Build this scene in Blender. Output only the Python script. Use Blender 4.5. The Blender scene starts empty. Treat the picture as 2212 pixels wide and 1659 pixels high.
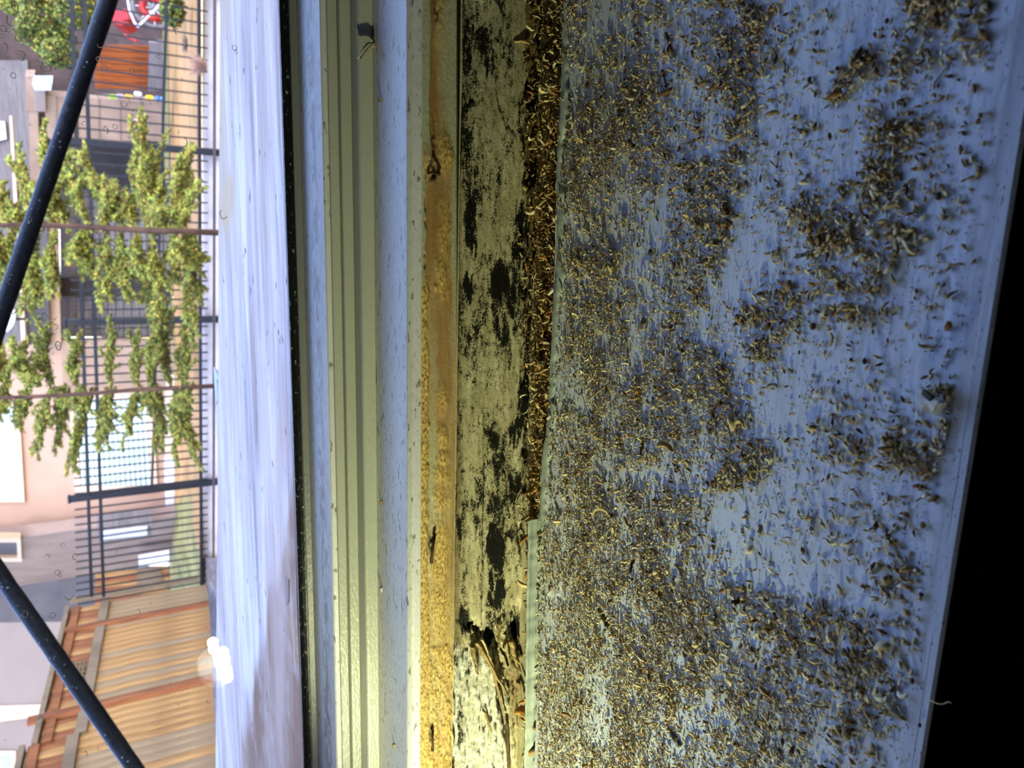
import bpy, math, random
import numpy as np
from mathutils import Vector, Matrix
random.seed(7)
rng = np.random.default_rng(11)
S = bpy.context.scene
COL = S.collection
# ------------------------------------------------------------------ camera
F, CX, CY = 1500.0, 1106.0, 829.5
_l = np.array([-221.0, 7730.0, F]); _l /= np.linalg.norm(_l)
_t = (221 * 2900.0 - F * F) / 7730.0
_d = np.array([2900.0, _t, F]); _d /= np.linalg.norm(_d)
WX, WZ = -_l, -_d                      # world X and Z in (image right, image down, forward)
WY = np.cross(WZ, WX)
CAM = np.array([0.0, 0.0, 0.09])
M = np.stack([WX, WY, WZ])             # cam coords -> world
cd = bpy.data.cameras.new('camera'); cam = bpy.data.objects.new('camera', cd); COL.objects.link(cam)
right, up, back = M @ np.array([1, 0, 0]), M @ np.array([0, -1, 0]), M @ np.array([0, 0, -1])
mw = Matrix.Identity(4)
for i in range(3):
    mw[i][0], mw[i][1], mw[i][2], mw[i][3] = right[i], up[i], back[i], CAM[i]
cam.matrix_world = mw
cd.sensor_fit = 'HORIZONTAL'; cd.sensor_width = 36; cd.lens = F * 36 / 2212
cd.clip_start = 0.005; cd.clip_end = 200
cd.dof.use_dof = True; cd.dof.focus_distance = 0.158; cd.dof.aperture_fstop = 40
S.camera = cam

def ray(x, y): return M @ np.array([x - CX, y - CY, F])
def at(x, y, d):                       # point at forward depth d
    return CAM + ray(x, y) * (d / F)
def onZ(x, y, z):
    r = ray(x, y); return CAM + r * ((z - CAM[2]) / r[2])
def onY(x, y, Y):
    r = ray(x, y); return CAM + r * ((Y - CAM[1]) / r[1])
def proj(P):                           # (n,3) -> pixel x, y
    q = (np.asarray(P) - CAM) @ M
    return CX + F * q[..., 0] / q[..., 2], CY + F * q[..., 1] / q[..., 2]

# ------------------------------------------------------------------ world, sun, torch light, exposure
w = bpy.data.worlds.new('sky'); S.world = w; w.use_nodes = True
nt = w.node_tree; nt.nodes.clear()
sky = nt.nodes.new('ShaderNodeTexSky'); sky.sky_type = 'NISHITA'; sky.sun_disc = False
sky.sun_elevation = math.radians(38); sky.sun_rotation = math.radians(150); sky.air_density = 1.6; sky.dust_density = 0.6
bg = nt.nodes.new('ShaderNodeBackground'); wo = nt.nodes.new('ShaderNodeOutputWorld')
bg.inputs['Strength'].default_value = 1.42
tn = nt.nodes.new('ShaderNodeMix'); tn.data_type = 'RGBA'; tn.blend_type = 'MULTIPLY'; tn.inputs[0].default_value = 1
tn.inputs[7].default_value = (.82, .80, 1.04, 1); nt.links.new(sky.outputs[0], tn.inputs[6]); nt.links.new(tn.outputs[2], bg.inputs[0]); nt.links.new(bg.outputs[0], wo.inputs[0])
sd = bpy.data.lights.new('sun', 'SUN'); sd.energy = 1.6; sd.angle = math.radians(1.5); sd.color = (1, .93, .82)
so = bpy.data.objects.new('sun', sd); COL.objects.link(so)
so.rotation_euler = Vector((-0.16, 0.80, -0.58)).to_track_quat('-Z', 'Y').to_euler()
S.view_settings.view_transform = 'Standard'; S.view_settings.look = 'None'
S.view_settings.gamma = 1; S.view_settings.use_curve_mapping = False
S.view_settings.exposure = 0.0
TORCH_POWER = 2.7

# ------------------------------------------------------------------ helpers
def tag(o, label=None, cat=None, group=None, kind=None):
    if label: o['label'] = label
    if cat: o['category'] = cat
    if group: o['group'] = group
    if kind: o['kind'] = kind
    return o

def empty(name, loc=(0, 0, 0), **k):
    o = bpy.data.objects.new(name, None); COL.objects.link(o); o.location = loc
    o.empty_display_size = 0.01
    return tag(o, **k)

def link(name, me, parent=None, loc=None):
    o = bpy.data.objects.new(name, me); COL.objects.link(o)
    if loc is not None: o.location = loc
    if parent is not None:
        o.parent = parent
        o.location = Vector(o.location) - Vector(WORLD_LOC.get(parent.name, (0, 0, 0)))
    WORLD_LOC[o.name] = tuple(Vector(loc) if loc is not None else Vector((0, 0, 0)))
    return o
WORLD_LOC = {}
def root(name, loc, **k):
    o = empty(name, loc, **k); WORLD_LOC[o.name] = tuple(loc); return o

class MB:
    def __init__(s): s.v = []; s.f = []
    def quadhull(s, c8):               # 8 corners: 0-3 bottom loop, 4-7 top loop
        b = len(s.v); s.v += [tuple(map(float, p)) for p in c8]
        s.f += [tuple(b + i for i in q) for q in ((3, 2, 1, 0), (4, 5, 6, 7), (0, 1, 5, 4), (1, 2, 6, 5), (2, 3, 7, 6), (3, 0, 4, 7))]
        return s
    def box(s, lo, hi):
        x0, y0, z0 = lo; x1, y1, z1 = hi
        return s.quadhull([(x0, y0, z0), (x1, y0, z0), (x1, y1, z0), (x0, y1, z0), (x0, y0, z1), (x1, y0, z1), (x1, y1, z1), (x0, y1, z1)])
    def slab(s, c4, off):              # four corners, extruded by vector off
        c4 = [np.array(p, float) for p in c4]
        return s.quadhull([p + off for p in c4] + c4)
    def bar(s, a, b, wv, dv):          # bar from a to b with half-width vectors
        a, b, wv, dv = map(lambda q: np.array(q, float), (a, b, wv, dv))
        return s.quadhull([a - wv - dv, a + wv - dv, a + wv + dv, a - wv + dv, b - wv - dv, b + wv - dv, b + wv + dv, b - wv + dv])
    def tube(s, pts, rad, n=8):
        pts = [Vector(map(float, p)) for p in pts]; b0 = len(s.v)
        if not hasattr(rad, '__len__'): rad = [rad] * len(pts)
        for i, p in enumerate(pts):
            t = (pts[min(i + 1, len(pts) - 1)] - pts[max(i - 1, 0)]).normalized()
            a = t.cross(Vector((0.31, 0.2, 0.93))); a = a.normalized() if a.length > 1e-3 else t.cross(Vector((1, 0, 0))).normalized()
            c = t.cross(a)
            for k in range(n):
                h = 2 * math.pi * k / n
                s.v.append(tuple(p + (a * math.cos(h) + c * math.sin(h)) * rad[i]))
        for i in range(len(pts) - 1):
            for k in range(n):
                k2 = (k + 1) % n
                s.f.append((b0 + i * n + k, b0 + i * n + k2, b0 + (i + 1) * n + k2, b0 + (i + 1) * n + k))
        s.f.append(tuple(b0 + k for k in range(n - 1, -1, -1)))
        e = b0 + (len(pts) - 1) * n; s.f.append(tuple(e + k for k in range(n)))
        return s
    def lathe(s, o, ax, prof, n=24):   # prof: (dist along axis, radius)
        o, ax = Vector(o), Vector(ax).normalized()
        return s.tube([o + ax * d for d, r in prof], [max(r, 1e-5) for d, r in prof], n)
    def build(s, name, m, parent=None, smooth=False, bevel=0, loc=None):
        v = s.v
        if loc is None:                # origin at the centre of the base
            A = np.array(v); loc = ((A[:, 0].min() + A[:, 0].max()) / 2, (A[:, 1].min() + A[:, 1].max()) / 2, A[:, 2].min())
        me = bpy.data.meshes.new(name); me.from_pydata([tuple(np.array(p) - np.array(loc)) for p in v], [], s.f)
        me.materials.append(m)
        if smooth: me.shade_smooth()
        me.update()
        o = link(name, me, parent, loc)
        if bevel:
            bm = o.modifiers.new('b', 'BEVEL'); bm.width = bevel; bm.segments = 2; bm.limit_method = 'ANGLE'
        return o

def raw_mesh(name, V, Fq, m, nside, attrs=None, cols=None, smooth=True):
    me = bpy.data.meshes.new(name)
    nf = len(Fq)
    me.vertices.add(len(V)); me.vertices.foreach_set('co', V.astype(np.float32).ravel())
    me.loops.add(nf * nside); me.loops.foreach_set('vertex_index', Fq.astype(np.int32).ravel())
    me.polygons.add(nf); me.polygons.foreach_set('loop_start', np.arange(0, nf * nside, nside, dtype=np.int32))
    me.polygons.foreach_set('loop_total', np.full(nf, nside, np.int32))
    if smooth: me.polygons.foreach_set('use_smooth', np.ones(nf, bool))
    me.update(calc_edges=True)
    for k, a in (attrs or {}).items():
        at_ = me.attributes.new(k, 'FLOAT', 'POINT'); at_.data.foreach_set('value', a.astype(np.float32).ravel())
    for k, a in (cols or {}).items():
        at_ = me.attributes.new(k, 'FLOAT_COLOR', 'POINT'); c = np.ones((len(V), 4), np.float32); c[:, :3] = a
        at_.data.foreach_set('color', c.ravel())
    me.materials.append(m)
    return me

def vnoise(x, y, seed=0):
    xi = np.floor(x).astype(np.int64); yi = np.floor(y).astype(np.int64); fx = x - xi; fy = y - yi
    fx = fx * fx * (3 - 2 * fx); fy = fy * fy * (3 - 2 * fy)
    def h(a, b):
        n = (a * 374761393 + b * 668265263 + seed * 974711) & 0x7fffffff
        n = ((n ^ (n >> 13)) * 1274126177) & 0x7fffffff
        return ((n ^ (n >> 16)) & 0xffff) / 65535.0
    return (h(xi, yi) * (1 - fx) + h(xi + 1, yi) * fx) * (1 - fy) + (h(xi, yi + 1) * (1 - fx) + h(xi + 1, yi + 1) * fx) * fy
def fbm(x, y, o=4, seed=0):
    s = 0; a = 1; n = 0
    for i in range(o):
        s = s + a * vnoise(x, y, seed + i); n += a; a *= .5; x = x * 2.03; y = y * 2.03
    return s / n

def lin(c):
    return tuple((u / 12.92 if u <= .04045 else ((u + .055) / 1.055) ** 2.4) for u in [q / 255 for q in c]) + (1,)

class NT:
    def __init__(s, name):
        s.m = bpy.data.materials.new(name); s.m.use_nodes = True; s.t = s.m.node_tree
        s.b = s.t.nodes['Principled BSDF']; s.co = s.t.nodes.new('ShaderNodeTexCoord')
    def n(s, t, **k):
        o = s.t.nodes.new(t)
        for a, b in k.items(): setattr(o, a, b)
        return o
    def l(s, a, b): s.t.links.new(a, b)
    def noise(s, scale, sc=(1, 1, 1), detail=5, rough=.6, src='Object', loc=(0, 0, 0)):
        mp = s.n('ShaderNodeMapping'); mp.inputs['Scale'].default_value = sc; mp.inputs['Location'].default_value = loc
        no = s.n('ShaderNodeTexNoise'); no.inputs['Scale'].default_value = scale; no.inputs['Detail'].default_value = detail
        no.inputs['Roughness'].default_value = rough
        s.l(s.co.outputs[src], mp.inputs[0]); s.l(mp.outputs[0], no.inputs[0]); return no.outputs[0]
    def ramp(s, fac, stops):
        r = s.n('ShaderNodeValToRGB'); e = r.color_ramp.elements
        while len(e) < len(stops): e.new(.5)
        for i, (p, c) in enumerate(stops): e[i].position = p; e[i].color = c if len(c) == 4 else lin(c)
        s.l(fac, r.inputs[0]); return r.outputs[0]
    def mix(s, fac, a, b, mode='MIX'):
        x = s.n('ShaderNodeMix', data_type='RGBA', blend_type=mode)
        for i, v in ((0, fac), (6, a), (7, b)):
            if isinstance(v, (int, float)): x.inputs[i].default_value = v
            elif isinstance(v, tuple): x.inputs[i].default_value = v if len(v) == 4 else lin(v)
            else: s.l(v, x.inputs[i])
        return x.outputs[2]
    def math(s, op, a, b=0.0):
        x = s.n('ShaderNodeMath', operation=op)
        for i, v in ((0, a), (1, b)):
            if isinstance(v, (int, float)): x.inputs[i].default_value = v
            else: s.l(v, x.inputs[i])
        return x.outputs[0]
    def attr(s, name, color=False):
        a = s.n('ShaderNodeAttribute', attribute_name=name); return a.outputs['Color' if color else 'Fac']
    def bump(s, h, dist, strength=1.0, prev=None):
        b = s.n('ShaderNodeBump'); b.inputs['Distance'].default_value = dist; b.inputs['Strength'].default_value = strength
        s.l(h, b.inputs['Height'])
        if prev is not None: s.l(prev, b.inputs['Normal'])
        return b.outputs[0]
    def out(s, col=None, rough=.6, normal=None, spec=.5):
        if isinstance(col, tuple): s.b.inputs['Base Color'].default_value = col if len(col) == 4 else lin(col)
        elif col is not None: s.l(col, s.b.inputs['Base Color'])
        if isinstance(rough, (int, float)): s.b.inputs['Roughness'].default_value = rough
        else: s.l(rough, s.b.inputs['Roughness'])
        s.b.inputs['Specular IOR Level'].default_value = spec
        if normal is not None: s.l(normal, s.b.inputs['Normal'])
        return s.m

def simple(name, c1, c2=None, scale=8, sc=(1, 1, 1), rough=.7, bump=0.0, lo=.35, hi=.65, spec=.3, src='Object'):
    t = NT(name); c2 = c2 or tuple(int(u * .82) for u in c1)
    no = t.noise(scale, sc, src=src)
    col = t.ramp(no, [(lo, c2), (hi, c1)])
    nm = t.bump(no, bump) if bump else None
    return t.out(col, rough, nm, spec)

# ------------------------------------------------------------------ materials
def wood_mat(name, light, dark, scale=6):
    t = NT(name)
    a = t.noise(scale, (16, 16, .5), detail=6)
    b = t.noise(scale * .25, (3, 3, .6), loc=(3, 1, 7))
    oi = t.n('ShaderNodeObjectInfo')
    col = t.mix(t.math('MULTIPLY', oi.outputs['Random'], .35), t.ramp(a, [(.36, dark), (.62, light)]), light)
    col = t.mix(t.ramp(b, [(.45, (0, 0, 0, 1)), (.7, (1, 1, 1, 1))]), col, dark)
    return t.out(col, .8, t.bump(a, .004), .2)

def mat_sill():
    t = NT('sill_paint')
    g = t.noise(900, (.07, 1, 1), detail=4, rough=.55)
    g2 = t.noise(160, (.25, 1, 1), detail=4, loc=(.3, .1, 0))
    pores = t.noise(2600, (.5, 1, 1), detail=2, loc=(.7, 0, 0))
    col = t.ramp(g2, [(.3, (200, 210, 232)), (.7, (216, 226, 246))])
    dust = t.attr('dust')
    dn = t.noise(1500, detail=5)
    dm = t.math('MULTIPLY', dust, t.ramp(dn, [(.42, (0, 0, 0, 1)), (.62, (1, 1, 1, 1))]))
    col = t.mix(dm, col, (120, 104, 78))
    pit = t.ramp(pores, [(.30, (1, 1, 1, 1)), (.38, (0, 0, 0, 1))])
    col = t.mix(t.math('MULTIPLY', pit, .8), col, (80, 75, 70))
    scr = t.attr('scrape'); col = t.mix(scr, col, (90, 80, 66))
    nm = t.bump(g, .00012, .8); nm = t.bump(g2, .0005, .6, nm)
    return t.out(col, .55, nm, .35)
M_SILL = mat_sill()

def mat_vinyl(name, c, dirt=.0, rough=.38, pits=True):
    t = NT(name)
    g = t.noise(1500, (.35, 1, 1), detail=3); g2 = t.noise(60, (.12, 1, 1), detail=4)
    col = t.ramp(g2, [(.3, tuple(int(u * .93) for u in c)), (.7, c)])
    if dirt:
        a = t.noise(330, (.45, 1, 1), detail=6, rough=.75, loc=(.5, .2, 0)); b = t.noise(14, (1, 0, 0), detail=3)
        band = t.attr('band')
        k = t.ramp(t.math('ADD', a, t.math('MULTIPLY', b, .12)), [(.53, (0, 0, 0, 1)), (.59, (1, 1, 1, 1))])
        col = t.mix(t.math('MULTIPLY', t.math('MULTIPLY', k, band), dirt), col, (96, 78, 58))
    if pits:
        p = t.noise(700, (.4, 1, 1), detail=2, loc=(.9, .4, 0))
        col = t.mix(t.ramp(p, [(.33, (.7, .7, .7, 1)), (.39, (0, 0, 0, 1))]), col, (70, 62, 52))
    return t.out(col, rough, t.bump(g, .00022, .9), .5)
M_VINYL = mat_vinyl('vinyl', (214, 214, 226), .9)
M_VINYLS = mat_vinyl('vinyl_shade_faces', (176, 178, 172), 0, .3, False)  # same vinyl, darker: shade on the step faces put into the colour
M_LIP = simple('caulk_paint', (186, 196, 194), (150, 160, 158), 300, (.3, 1, 1), .5, .0004)

def mat_gasket():
    t = NT('gasket_rubber')
    n = t.noise(900, (.6, 1, 1), detail=3)
    col = t.ramp(n, [(.62, (20, 20, 24)), (.72, (150, 150, 150))])
    return t.out(col, .35, t.bump(n, .0002), .5)
M_GASKET = mat_gasket()
M_SPACER = mat_vinyl('glazing_bead', (120, 122, 130), 0, .35, False)

def mat_glass():
    t = NT('pane_glass'); t.t.nodes.remove(t.b)
    tr = t.n('ShaderNodeBsdfTransparent'); tr.inputs[0].default_value = (.97, .98, .98, 1)
    gl = t.n('ShaderNodeBsdfGlossy'); gl.inputs['Roughness'].default_value = .0
    fr = t.n('ShaderNodeFresnel'); fr.inputs[0].default_value = 1.5
    mx = t.n('ShaderNodeMixShader'); t.l(t.math('MULTIPLY', fr.outputs[0], 1.3), mx.inputs[0]); t.l(tr.outputs[0], mx.inputs[1]); t.l(gl.outputs[0], mx.inputs[2])
    t.l(mx.outputs[0], t.t.nodes['Material Output'].inputs[0]); return t.m
M_GLASS = mat_glass()

def mat_moldwood():
    t = NT('mouldy_wood')
    grain = t.noise(500, (.12, 1, 1), detail=6, rough=.65)
    fine = t.noise(2600, (.8, 1, 1), detail=3, rough=.7)
    base = t.ramp(grain, [(.25, (168, 154, 120)), (.5, (204, 194, 164)), (.75, (228, 220, 196))])
    base = t.mix(t.math('MULTIPLY', t.attr('grey'), .75), base, (176, 174, 152))
    base = t.mix(t.attr('brown'), base, t.ramp(fine, [(.3, (70, 48, 20)), (.7, (140, 104, 52))]))
    base = t.mix(t.attr('plaster'), base, t.ramp(fine, [(.3, (176, 172, 164)), (.6, (228, 228, 228))]))
    mid = t.noise(700, (.45, 1, 1), detail=5, rough=.7, loc=(.2, .6, .1))
    mo = t.math('ADD', t.attr('mold_and_shade'), t.math('MULTIPLY', t.math('SUBTRACT', fine, .5), 1.9))
    mo = t.math('ADD', mo, t.math('MULTIPLY', t.math('SUBTRACT', mid, .5), 2.2))
    big = t.noise(230, (.5, 1, 1), detail=5, rough=.7, loc=(.8, .1, .4))
    mo = t.math('ADD', mo, t.math('MULTIPLY', t.math('SUBTRACT', big, .5), 1.6))
    mk = t.ramp(mo, [(.42, (0, 0, 0, 1)), (.66, (1, 1, 1, 1))])
    base = t.mix(t.ramp(big, [(.35, (.45, .45, .45, 1)), (.6, (0, 0, 0, 1))]), base, (104, 98, 62))
    base = t.mix(t.ramp(mo, [(.10, (0, 0, 0, 1)), (.5, (.55, .55, .55, 1))]), base, (92, 88, 60))
    col = t.mix(mk, base, (10, 9, 7))
    nm = t.bump(grain, .0003, .7); nm = t.bump(fine, .00022, .8, nm)
    return t.out(col, .85, nm, .2)
M_MOLD = mat_moldwood()

def mat_glue():
    t = NT('adhesive_wood')
    grain = t.noise(420, (.10, 1, 1), detail=6); fine = t.noise(1900, (.55, 1, 1), detail=4, rough=.7)
    base = t.ramp(grain, [(.3, (140, 108, 66)), (.55, (176, 148, 104)), (.75, (196, 180, 140))])
    base = t.mix(t.attr('brown'), base, (150, 106, 58))
    base = t.mix(t.attr('grey'), base, t.ramp(fine, [(.35, (160, 160, 134)), (.65, (190, 190, 164))]))
    base = t.mix(t.attr('glue'), base, t.ramp(fine, [(.36, (110, 78, 34)), (.5, (192, 158, 88)), (.66, (222, 196, 128))]))
    base = t.mix(t.attr('dark'), base, (24, 18, 12))
    nm = t.bump(grain, .0002, .7); nm = t.bump(fine, .0003, .8, nm)
    return t.out(base, .6, nm, .35)
M_GLUE = mat_glue()

def mat_debris(name='sawdust'):
    t = NT(name); n = t.noise(2500, detail=2)
    col = t.mix(t.math('MULTIPLY', n, .22), t.attr('tint', True), (70, 56, 38))
    return t.out(col, .75, t.bump(n, .0001), .25)
M_DEB = mat_debris()
def chipmat(name, c, c2=None): return simple(name, c, c2, 900, (.4, 1, 1), .7, .0002)
M_PALE = chipmat('pale_shaving', (214, 202, 160), (170, 150, 104)); M_TAN = chipmat('tan_shaving', (176, 152, 104), (120, 96, 60))
M_BROWN = chipmat('brown_splinter', (120, 92, 60), (64, 46, 28)); M_ORANGE = chipmat('orange_chip', (190, 110, 50), (140, 70, 28))
M_DARKW = chipmat('dark_splinter', (92, 84, 66), (34, 30, 24)); M_CHIP = chipmat('paint_chip', (214, 216, 214), (170, 172, 172))
M_GREYC = chipmat('grey_crumb', (168, 158, 128), (110, 98, 72)); M_RUST = chipmat('rusty_iron', (84, 52, 28), (36, 22, 14))

def mat_ledge():
    t = NT('weathered_white_board')
    a = t.noise(60, (.09, 1, 1), detail=7, rough=.65); b = t.noise(26, (.22, 1, 1), detail=5, rough=.7, loc=(3, 2, 0))
    c = t.noise(60, (1, 1, 1), detail=5, loc=(1, 5, 0))
    col = t.ramp(a, [(.32, (150, 134, 128)), (.44, (200, 182, 174)), (.55, (228, 210, 202))])
    col = t.mix(t.math('MULTIPLY', t.attr('bare'), t.ramp(t.math('ADD', c, t.math('MULTIPLY', a, .5)), [(.55, (0.6, .6, .6, 1)), (.78, (1, 1, 1, 1))])), col, (138, 98, 70))
    col = t.mix(t.ramp(b, [(.44, (0, 0, 0, 1)), (.62, (.75, .75, .75, 1))]), col, (190, 160, 142))
    fl = t.noise(160, (.5, 1, 1), detail=2, loc=(2, 2, 2)); col = t.mix(t.ramp(fl, [(.68, (0, 0, 0, 1)), (.73, (1, 1, 1, 1))]), col, (90, 76, 70))
    col = t.mix(t.attr('stain'), col, (206, 174, 134))
    return t.out(col, .75, t.bump(a, .002), .2)
M_LEDGE = mat_ledge()
M_IRON = simple('black_iron', (30, 32, 38), (18, 19, 24), 30, rough=.5)
M_ROD = simple('black_rod', (44, 48, 54), (18, 20, 24), 180, rough=.4, bump=.0004)
M_CEDAR = wood_mat('cedar_plank', (186, 144, 88), (108, 76, 44))
M_CEDAR2 = wood_mat('cedar_grey', (162, 134, 94), (110, 92, 70))
M_CEDAR3 = wood_mat('cedar_red', (152, 98, 60), (88, 50, 32))
M_CAP = wood_mat('fence_cap_grey', (130, 112, 88), (90, 76, 58))
M_REDPLANK = wood_mat('rust_plank', (150, 80, 30), (78, 36, 16))
M_STUCCO = simple('tan_stucco', (156, 130, 112), (148, 122, 104), 1.2, bump=.004)
M_STUCCOD = simple('brown_and_shaded_stucco', (132, 112, 100), (110, 92, 84), 1.4)
M_CREAM = simple('cream_trim', (186, 168, 146), (176, 156, 134), 4)
M_CREAMWALL = simple('cream_wall', (124, 112, 106), (114, 104, 98), .6)
M_SLATE = simple('slate_and_wall_shadow', (74, 70, 72), (54, 52, 56), 1.2)
M_DARK = simple('porch_shade', (46, 40, 42), (28, 25, 28), 2)  # shade of the dark openings put into the colour
M_GREYS = simple('grey_siding', (110, 104, 104), (84, 80, 82), 2, (1, 1, 12))
M_TANP = simple('tan_post', (142, 120, 102), (122, 102, 86), 3)
M_WHITE = simple('white_paint', (206, 208, 212), (190, 192, 198), 3)
M_BLIND = simple('blind_slat', (192, 206, 204), (172, 188, 186), 6)
M_WGLASS = simple('window_glass', (150, 190, 190), (110, 150, 150), 2, rough=.1, spec=.6)
M_YARD = simple('golden_ground', (190, 142, 86), (150, 110, 62), 1.6, bump=.02)
M_GRASS = simple('yellow_grass', (150, 136, 78), (112, 108, 58), 2.5, bump=.02)
M_CONC = simple('pale_concrete', (214, 208, 210), (188, 182, 186), 3)
M_ROOM = simple('room_wall', (206, 206, 200), (196, 196, 190), 4); M_FLOOR = simple('room_shadow_black', (5, 7, 5), (3, 5, 3), 400, rough=.95, bump=.002, spec=.05)  # near-black floor tone: the room's shadow put into the colour
M_GREEN = None
def mat_leaf():
    t = NT('juniper_leaf'); t.out(t.attr('tint', True), .75, None, .2)
    return t.m
M_LEAF = mat_leaf()
M_BARK = simple('bark', (92, 66, 52), (50, 36, 30), 30, (1, 1, .3), .9, .01)
M_RED = simple('red_plastic', (168, 28, 26), (132, 18, 18), 6, rough=.4); M_WHEEL = simple('grey_tyre', (120, 118, 118), (84, 82, 84), 12)

# ------------------------------------------------------------------ window section: profile read at image row 830
R0 = 830.0
Ys = onZ(1187, R0, 0)[1]                       # back edge of the painted sill
Yf = onZ(2119, R0, 0)[1]                       # front edge
Yw = onZ(1140, R0, -.0025)[1]                  # face of the rotten board
def zAt(x, Y): return onY(x, R0, Y)[2]
def yAt(x, z): return onZ(x, R0, z)[1]
zb0, zb1 = zAt(1142, Yw), zAt(989, Yw)         # rotten board bottom/top
Yg = Yw + .0015
zg0, zg1 = zAt(985, Yg), zAt(908, Yg)          # adhesive strip
Yv = Yg - .0012
zv1 = zAt(882, Yv)                             # vinyl lower face top
y2 = yAt(813, zv1)                             # first ledge back
z3 = zAt(783, y2); y4 = yAt(769, z3)
z5 = zAt(747, y4); y6 = yAt(742.5, z5)
z7 = zAt(723, y6); y7b = y6 + .0012
z8 = zAt(709, y7b); y9 = yAt(665, z8)
z10 = zAt(650, y9); y10b = y9 + .002
z11 = zAt(630, y10b)
YG = y10b + .003                               # glass plane
print('PROFILE', Yf, Ys, Yw, zb0, zb1, zg1, zv1, y2, z3, y4, z5, z8, y9, z11, YG)
XL, XR = -.75, .75
HEAD = 1.05

def extrude(poly, x0, x1, name, m, parent, nx=1, attrs=None, bevel=0, smooth=False):
    mb = MB(); n = len(poly)
    for X in (x0, x1):
        for (Y, Z) in poly: mb.v.append((X, Y, Z))
    for i in range(n):
        j = (i + 1) % n; mb.f.append((i, j, n + j, n + i))
    mb.f.append(tuple(range(n - 1, -1, -1))); mb.f.append(tuple(range(n, 2 * n)))
    o = mb.build(name, m, parent, smooth, bevel)
    if attrs:
        me = o.data
        for k, f in attrs.items():
            a = me.attributes.new(k, 'FLOAT', 'POINT')
            a.data.foreach_set('value', [f(v[1], v[2]) for v in mb.v])
    return o

# window_1: vinyl frame rails, gasket, pane
W1 = root('window_1', (0, YG, zb1), kind='structure', label='window with pale vinyl frame, black gasket and dirty pane', )
# frame sill section (outer ledge): split into pieces so that each step reads by itself
LOW = zb0 - .01
f1 = extrude([(Yv, zg1), (Yv, zv1 - .0012), (Yv + .0012, zv1), (y2 + .004, zv1), (y2 + .004, zg1)], XL, XR, 'frame_ledge', M_VINYL, W1, bevel=.0004)
def band_attr(o, ya, yb):
    me = o.data; co = np.array([v.co[:] for v in me.vertices]); return
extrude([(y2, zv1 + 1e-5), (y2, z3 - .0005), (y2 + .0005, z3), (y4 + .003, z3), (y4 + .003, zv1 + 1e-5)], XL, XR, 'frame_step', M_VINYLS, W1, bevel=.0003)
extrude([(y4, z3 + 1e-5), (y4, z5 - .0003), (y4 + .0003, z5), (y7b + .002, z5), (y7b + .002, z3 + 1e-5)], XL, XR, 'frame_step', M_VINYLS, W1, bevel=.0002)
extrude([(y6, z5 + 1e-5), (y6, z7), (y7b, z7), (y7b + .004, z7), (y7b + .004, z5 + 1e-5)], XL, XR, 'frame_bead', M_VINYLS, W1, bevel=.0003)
sash = MB()
NS = 14
ys = [y7b] + list(np.linspace(y7b, YG + .012, NS))
o = extrude([(y7b, z7 + 1e-5), (y7b, z8 - .0004), (y7b + .0004, z8)] + [(y, z8) for y in np.linspace(y7b + .0012, y9 + .001, NS)] + [(YG + .012, z8), (YG + .012, z7 + 1e-5)],
            XL, XR, 'sash_rail', M_VINYL, W1, attrs={'band': lambda Y, Z: math.exp(-(((Y - (y7b + (y9 - y7b) * .42)) / ((y9 - y7b) * .2)) ** 2))})
a = f1.data.attributes.new('band', 'FLOAT', 'POINT'); a.data.foreach_set('value', [.06] * len(f1.data.vertices))
extrude([(y9, z8 + 1e-5), (y9 + .0004, z10), (y10b, z10 + .0003), (y10b, z8 + 1e-5)], XL, XR, 'glazing_bead', M_SPACER, W1, bevel=.0003)
extrude([(y10b - .0016, z10 + 1e-5), (y10b - .0010, (z10 + z11) / 2), (y10b, z11), (YG - .0002, z11), (YG - .0002, z10)], XL, XR, 'gasket', M_GASKET, W1, bevel=.0004)
MB().box((XL, YG, z8 + .0001), (XR, YG + .004, HEAD)).build('pane', M_GLASS, W1)
extrude([(YG + .0042, z8), (YG + .0042, z11 - .0015), (YG + .012, z11 - .003), (YG + .012, z8)], XL, XR, 'outer_bead', M_GASKET, W1)
for s, nm in ((-1, 'side_frame'), (1, 'side_frame')):
    x0, x1 = sorted((s * .75, s * .82)); MB().box((x0, Yv, zg1), (x1, YG + .03, HEAD + .07)).build(nm, M_VINYL, W1)
MB().box((XL, y2, HEAD), (XR, YG + .03, HEAD + .07)).build('head_frame', M_VINYL, W1)

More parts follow.
